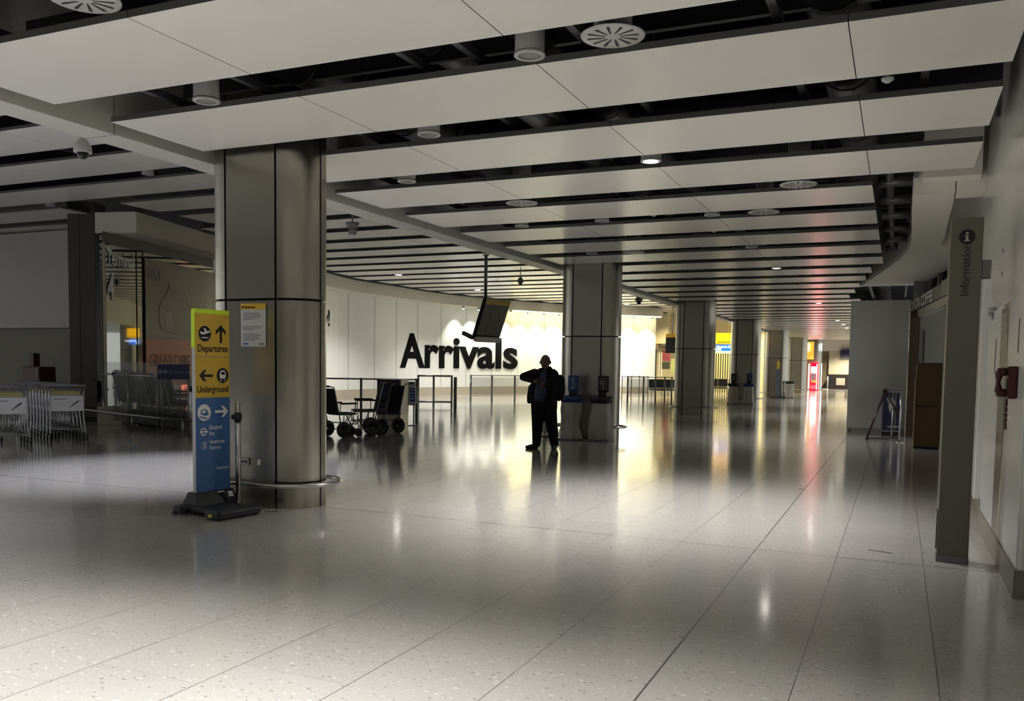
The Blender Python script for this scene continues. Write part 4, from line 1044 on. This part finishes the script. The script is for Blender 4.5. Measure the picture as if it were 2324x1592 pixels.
chain(152, 16.8, 12, .27, 'front luggage trolley of the right-hand nested row, its whole white panel showing', 'luggage trolley nested in the right-hand row', 'trolleys nested in the right row', True)
chain(19, 15.6, 4, .27, 'front luggage trolley of the left-hand row, cut by the photo edge', 'luggage trolley nested in the left-hand row', 'trolleys nested in the left row', False)

# ------------------------------------------------------------ navy kiosk, sanitiser, rails in the middle
Kp = [(-12.25, 19.15), (-11.72, 19.45), (-12.25, 20.75), (-12.80, 20.45)]
t = thing('navy_kiosk', 'navy kiosk on a beige plinth behind the parked wheelchairs', 'kiosk')
MB().prism(Kp, .26, 1.14).build('body', M_navy, t, .01); cxk, cyk = sum(p[0] for p in Kp)/4, sum(p[1] for p in Kp)/4
MB().prism([(cxk+(x-cxk)*.97, cyk+(y-cyk)*.97) for x, y in Kp], 0, .26).build('plinth', M_plinth, t)
MB().prism([(cxk+(x-cxk)*1.02, cyk+(y-cyk)*1.02) for x, y in Kp], 1.14, 1.165).build('worktop', M_black, t)
p = on_d(935, 900, 22.3)
t = thing('hand_sanitiser_stand', 'slim white hand sanitiser stand with a blue label beside the navy kiosk', 'dispenser', (p.x, p.y, 0), .4)
MB().box(-.10, .10, -.06, .06, .52, 1.02).build('body', M_fix, t, .02); MB().box(-.09, .09, -.05, .05, 1.02, 1.13).build('dispenser_head', M_fix, t, .01)
MB().box(-.045, .085, -.066, -.06, .62, .96).build('blue_label', mat('blue_label', (.03, .04, .28), .4), t)
m = MB()
for z in (.9, .82, .74, .68): m.box(-.02, .06, -.068, -.066, z, z+.02)
m.build('label_print', M_wht, t); MB().box(.03, .07, -.02, .02, 0, .52).build('stem', M_fix, t); MB().lathe((.05, 0, 0), [(.14, 0), (.14, .012), (.03, .02)]).build('foot', M_fix, t)
def fence(pts, ztop, lab, name='barrier_rail', bottom=None, r=.022, rr=.016, glass=False):
    t = thing(name, lab, 'barrier')
    for p in pts: MB().tube([(p.x, p.y, 0), (p.x, p.y, ztop)], r, 10).build('post', M_dsteel, t)
    MB().tube([(p.x, p.y, ztop-.03) for p in pts], rr, 8).build('top_rail', M_dsteel, t)
    if bottom: MB().tube([(p.x, p.y, bottom) for p in pts], rr, 8).build('bottom_rail', M_dsteel, t)
    if glass:
        for p, q in zip(pts, pts[1:]):
            d_ = (q-p); MB().obox(((p.x+q.x)/2, (p.y+q.y)/2, .62), (d_.length/2-.03, .005, .42), math.atan2(d_.y, d_.x)).build('glass_pane', M_gl, t)
    return t
e1 = on_d(945, 900, 24.5); e0 = e1-Vector((CR.x, CR.y, 0)).normalized()*3.1
fence([e0, e0.lerp(e1, .5), e1], 1.17, 'long dark handrail running behind the wheelchairs and kiosk', r=.035, rr=.022)
fence([on_d(949, 900, 33), on_d(984, 900, 33), on_d(1025, 900, 33)], 1.18, 'short framed barrier with a low bar left of the open floor', bottom=.17, r=.04, rr=.035)
fence([on_d(1033, 900, 31.1), on_d(1033, 900, 32.2)], 1.13, 'thick dark barrier post pair closing the framed barrier', r=.06, rr=.03)
fence([on_d(px, 900, d_) for px, d_ in ((1068, 38.6), (1116, 39.2), (1168, 40.2), (1218, 41.2), (1262, 42)) ], 1.15, 'glass barrier with slim posts in front of the Arrivals lettering', r=.045, rr=.018, glass=True)
fence([on_d(px, 900, d_) for px, d_ in ((1411, 45.5), (1432, 45.8), (1450, 46), (1470, 46.2)) ], 1.15, 'back row glass barrier with thin posts right of the second column', r=.022, rr=.015, glass=True)
fence([on_d(px, 900, d_) for px, d_ in ((1424, 41.2), (1460, 41.6), (1487, 42), (1508, 42.3), (1524, 42.6)) ], 1.15, 'front row glass barrier with thicker posts right of the second column', r=.04, rr=.018, glass=True)

# ------------------------------------------------------------ far left zone beyond the white wall
M_cream = mat('cream_shop_wall', (.62, .54, .36), .5)
sw = MB().box(-26, -7.6, 66, 66.3, 0, 6.4).build('wall_far_shops', M_cream); struct(sw, 'cream wall of shops beyond the white wall')
MB().box(-17.2, -14, 57, 66, 3.2, 5.2).build('shop_bulkhead', M_cream, sw)
MB().box(-17.2, -12.6, 58.0, 58.3, 2.65, 5.3).build('shop_fascia', M_cream, sw)
a = on_y(1493, 787, 57.98); text('shop_name', 'Travelex', .42, M_letter, (a.x, 57.97, a.z-.15), (1, 0, 0)); tag(bpy.data.objects['shop_name'], 'small dark shop lettering on the cream fascia beyond the white wall', 'sign')
def panel_y(px0, px1, py0, py1, Y, name, m_, lab, cat, depth=.1):
    a_ = on_y(px0, py1, Y); b_ = on_y(px1, py0, Y); return tag(MB().box(a_.x, b_.x, Y, Y+depth, max(a_.z, 0), b_.z).build(name, m_, bevel=.01), lab, cat)
panel_y(1483, 1490, 794, 855, 57.5, 'dark_doorway', mat('dark_teal', (.03, .04, .04), .5), 'dark narrow doorway at the right end of the white wall', 'door')
for i, px in enumerate((1494, 1500)): panel_y(px, px+3, 800, 855, 57.6, 'white_upright', M_wht, ('left', 'right')[i]+' pale upright of the far shop front', 'upright')
panel_y(1503, 1521, 797, 820, 57.6, 'maroon_poster', mat('maroon_poster_print', (.28, .06, .08), .4, var=.5, scale=4), 'small maroon picture in the far shop', 'poster')
panel_y(1502, 1520, 822, 838, 57.6, 'dark_picture', mat('dark_picture_print', (.05, .06, .04), .4, var=.6, scale=6), 'small dark picture below the maroon one in the far shop', 'poster')
panel_y(1522, 1536, 815, 850, 57.6, 'lime_display', mat('lime_display', (.42, .45, .2), .5, var=.3), 'pale green display stand in the far shop', 'display')
a = on_y(1510, 802, 49.5); b = on_y(1540, 758, 49.5)
t = thing('hanging_screen', 'black hanging screen with an orange header left of the third column', 'display', (0, 0, 0))
MB().box(a.x, b.x, 49.5, 49.62, a.z, b.z-.2).build('screen', M_black, t, .01); MB().box(a.x, b.x, 49.5, 49.62, b.z-.2, b.z).build('header', mat('orange_header', (.65, .33, .03), .5), t)
MB().tube([((a.x+b.x)/2, 49.56, b.z), ((a.x+b.x)/2, 49.56, 5.3)], .03, 8).build('pole', M_dsteel, t)
# benches
def bench(px, dep, rz, lab, n=3):
    p = on_d(px, 900, dep); t = thing('airport_bench', lab, 'bench', (p.x, p.y, 0), rz)
    Mv = mat('dark_seat_vinyl', (.03, .03, .035), .4)
    for i in range(n):
        x_ = (i-(n-1)/2)*.62; MB().box(x_-.28, x_+.28, -.25, .25, .40, .46).build('seat', Mv, t, .02); MB().obox((x_, .26, .72), (.28, .025, .24), 0, 0, -.15).build('backrest', Mv, t, .02)
    MB().tube([(-n*.31, 0, .36), (n*.31, 0, .36)], .03, 8).build('beam', M_chrome, t)
    for s_ in (-1, 1): MB().tube([(s_*n*.22, -.25, .03), (s_*n*.22, 0, .34), (s_*n*.22, .25, .03)], .02, 6).build('leg', M_chrome, t)
bench(1497, 47.5, .3, 'dark row of seats behind the posts at the end of the white wall', 2)
bench(1520, 47.5, .3, 'dark row of seats just left of the third column', 2)
bench(1640, 54, .2, 'dark row of seats between the third and fourth columns', 3)
# yellow and blue hanging sign between columns
a = on_y(1624, 780, 47.0); b = on_y(1668, 756, 47.0); c0 = on_y(1624, 797, 47.); c1 = on_y(1662, 783, 47.)
t = thing('hanging_sign', 'lit yellow hanging sign between the third and fourth columns', 'sign')
MB().box(a.x, b.x, 47, 47.15, a.z, b.z).build('panel', mat('lit_yellow_sign', (.9, .6, .03), .5, emit=(1, .50, .01), estr=.55), t, .01)
m = MB()
for i in range(6): m.box(a.x+.12+i*.13, a.x+.21+i*.13, 46.985, 47, a.z+.05, a.z+.09)
m.build('small_print', M_letter, t)
MB().tube([(b.x-.35, 47.07, b.z), (b.x-.35, 47.07, 6.45)], .012, 6).build('hanger', M_chrome, t)
t = thing('hanging_sign', 'lit blue hanging sign with white lettering below the yellow one', 'sign')
MB().tube([(c0.x+.3, 47.07, c1.z), (c0.x+.3, 47.07, a.z)], .012, 6).build('hanger', M_chrome, t)
MB().box(c0.x, c1.x, 47, 47.15, c0.z, c1.z).build('panel', mat('lit_blue_sign', (.05, .3, .9), .5, emit=(.03, .22, 1), estr=.4), t, .01)
text('lettering', 'Heathrow Express', .17, mat('lit_white', (1, 1, 1), .5, emit=(1, 1, 1), estr=1.2), (c0.x+.05, 46.99, (c0.z+c1.z)/2+.0), (1, 0, 0), parent=t, xs=.8)
MB().box(c0.x+.05, c0.x+.28, 46.98, 47, c0.z+.03, (c0.z+c1.z)/2).build('arrow_mark', MATS['lit_white'], t)
# bright ribbed screen
t = thing('ribbed_screen', 'tall bright cream screen of vertical ribs between the third and fourth columns', 'screen')
a = on_y(1618, 880, 60); b = on_y(1668, 803, 60)
MB().box(a.x, b.x, 60.15, 60.25, 0, b.z).build('backing', mat('olive_backing', (.15, .14, .08), .5), t)
for i in range(9):
    x_ = a.x+(b.x-a.x)*(i+.5)/9; MB().box(x_-.035, x_+.035, 60, 60.15, 0, b.z).build('rib', mat('cream_rib', (.8, .74, .42), .5), t)
MB().box(a.x, b.x, 60, 60.16, b.z, b.z+.35).build('head', mat('pale_head', (.8, .78, .66), .5), t)
# end of hall
fw_ = MB().box(-7.6, 3, 80, 80.3, 3.25, 4.7).build('wall_far', M_plaster); struct(fw_, 'cream bulkhead wall closing the far end of the hall')
MB().box(-7.6, 3, 80.3, 82, 0, 3.25).build('shopfront_recess', mat('far_brown', (.16, .12, .07), .5), fw_)
t = thing('shop_shutter', 'pale blank shutter panel of the far closed shop', 'shutter')
a = on_y(1880, 850, 80); b = on_y(1950, 797, 80)
MB().box(a.x, b.x, 80.0, 80.29, a.z, 3.24).build('panel', mat('beige_shutter', (.42, .39, .28), .5), t)
panel_y(1907, 1950, 795, 812, 79.6, 'navy_sign', M_navy, 'navy blue sign at the top of the far shop', 'sign', .4)
t = thing('shop_counter', 'dark counter front under the far pale shutter', 'counter', (0, 0, 0))
a = on_y(1880, 886, 79.2); b = on_y(1950, 852, 79.2)
MB().box(a.x, b.x, 79.2, 79.9, 0, b.z).build('body', M_black, t); MB().box(a.x+.6, a.x+1.3, 79.15, 79.2, .35, .95).box(a.x+1.6, a.x+2.0, 79.15, 79.2, .35, .95).build('pale_panel', mat('beige_inset', (.3, .28, .22), .5), t)
p = on_d(1877, 900, 74); t = thing('stanchion', 'pale queue post in front of the far dark counter', 'post', (p.x, p.y, 0)); MB().tube([(0, 0, 0), (0, 0, 1.1)], .05, 8).build('tube', M_fix, t); MB().box(-.4, .1, -.1, .1, 0, .06).build('foot', M_fix, t)
# vending machine
a = on_y(1838, 882, 71.5); b = on_y(1857, 824, 71.5)
t = thing('vending_machine', 'glowing red drinks vending machine at the far end of the hall', 'vending machine', (a.x, 71.5, 0))
wv = b.x-a.x; hv = b.z
MB().box(0, wv, 0, .8, 0, hv).build('cabinet', mat('red_cabinet_glow', (.6, .01, .02), .4, emit=(1, .0, .008), estr=2.2), t, .02)
MB().box(.04, wv*.78, -.02, 0, 1.35, 1.85).build('light_box', mat('white_light_box', (1, 1, 1), .5, emit=(1, .8, .85), estr=5), t)
MB().box(.04, wv*.72, -.02, 0, .75, 1.35).build('window', mat('vending_window', (.1, .09, .1), .2, emit=(.3, .2, .2), estr=.3), t)
m = MB()
for i in range(4): m.box(.1+i*.12, .17+i*.12, -.03, -.02, .62, .80)
m.build('bottles', mat('vending_bottles', (.7, .4, .05), .3, emit=(1, .45, .05), estr=.5), t)
MB().box(wv*.82, wv*.9, -.02, 0, .1, hv-.1).build('side_tube', mat('pink_tube', (1, .6, .5), .5, emit=(1, .35, .25), estr=8), t)
MB().box(.04, wv*.72, -.02, 0, .12, .42).build('delivery_flap', mat('vending_flap', (.4, .02, .03), .3, emit=(1, .1, .12), estr=.6), t)
# white wall lights either side
for px, yy, lab in ((1835, 73.6, 'white vertical wall light left of the vending machine'), (1864, 73.6, 'white vertical wall light right of the vending machine')):
    a = on_y(px-1.6, 878, yy); b = on_y(px+1.6, 826, yy); a2 = on_y(px-1.6, 797, yy); b2 = on_y(px+2, 780, yy)
    t = thing('wall_light', lab, 'light'); Ml = mat('cool_tube_light', (1, 1, 1), .5, emit=(.8, .95, 1), estr=1.2)
    MB().box(a.x, b.x, yy, yy+.1, 0.1, b.z).build('lower_tube', Ml, t); MB().box(a2.x, b2.x, yy, yy+.1, a2.z, b2.z).build('upper_tube', Ml, t)

# ------------------------------------------------------------ small marks on the floor
for px, py, a_, lab in ((1998, 1253, -.3, 'thin dark scuff mark on the floor tiles left of the information pillar'), (1820, 1111, .2, 'tiny dark scrap lying on the main floor joint')):
    p = on_z(px, py); tag(MB().obox((p.x, p.y, .002), (.10 if px > 1900 else .035, .006, .002), a_).build('floor_scuff', mat('scuff', (.08, .07, .06), .5)), lab, 'mark')
p = on_z(1549, 1447); tag(MB().obox((p.x, p.y, .002), (.02, .006, .002), .3).build('floor_scrap', mat('scrap', (.3, .2, .15), .5)), 'tiny brown scrap on the dark floor joint in the foreground', 'mark')

# ------------------------------------------------------------ light of the far lit areas (unseen spots added to light them, without fittings)
for x, y, pw_ in ((-11, 62, 300), (-15, 60, 250), (-20, 62, 250), (-13, 55, 220), (-9.5, 58, 220), (-18, 56, 200), (-16.5, 65, 250), (-9, 64, 220)):
    light('SPOT', (x, y, 5.15), pw_*1.6, (1, .86, .52), .08, (x, y, 0), 2.5, .6, name='shop_fill_light')
for x, y, pw_ in ((-4, 77.5, 500), (-4, 66, 250), (-1, 70, 200), (-2, 77.5, 450), (-5, 72, 250)):
    light('SPOT', (x, y, 3.74), pw_, (1, .90, .70), .08, (x, y, 0), 2.5, .6, name='far_hall_fill_light')
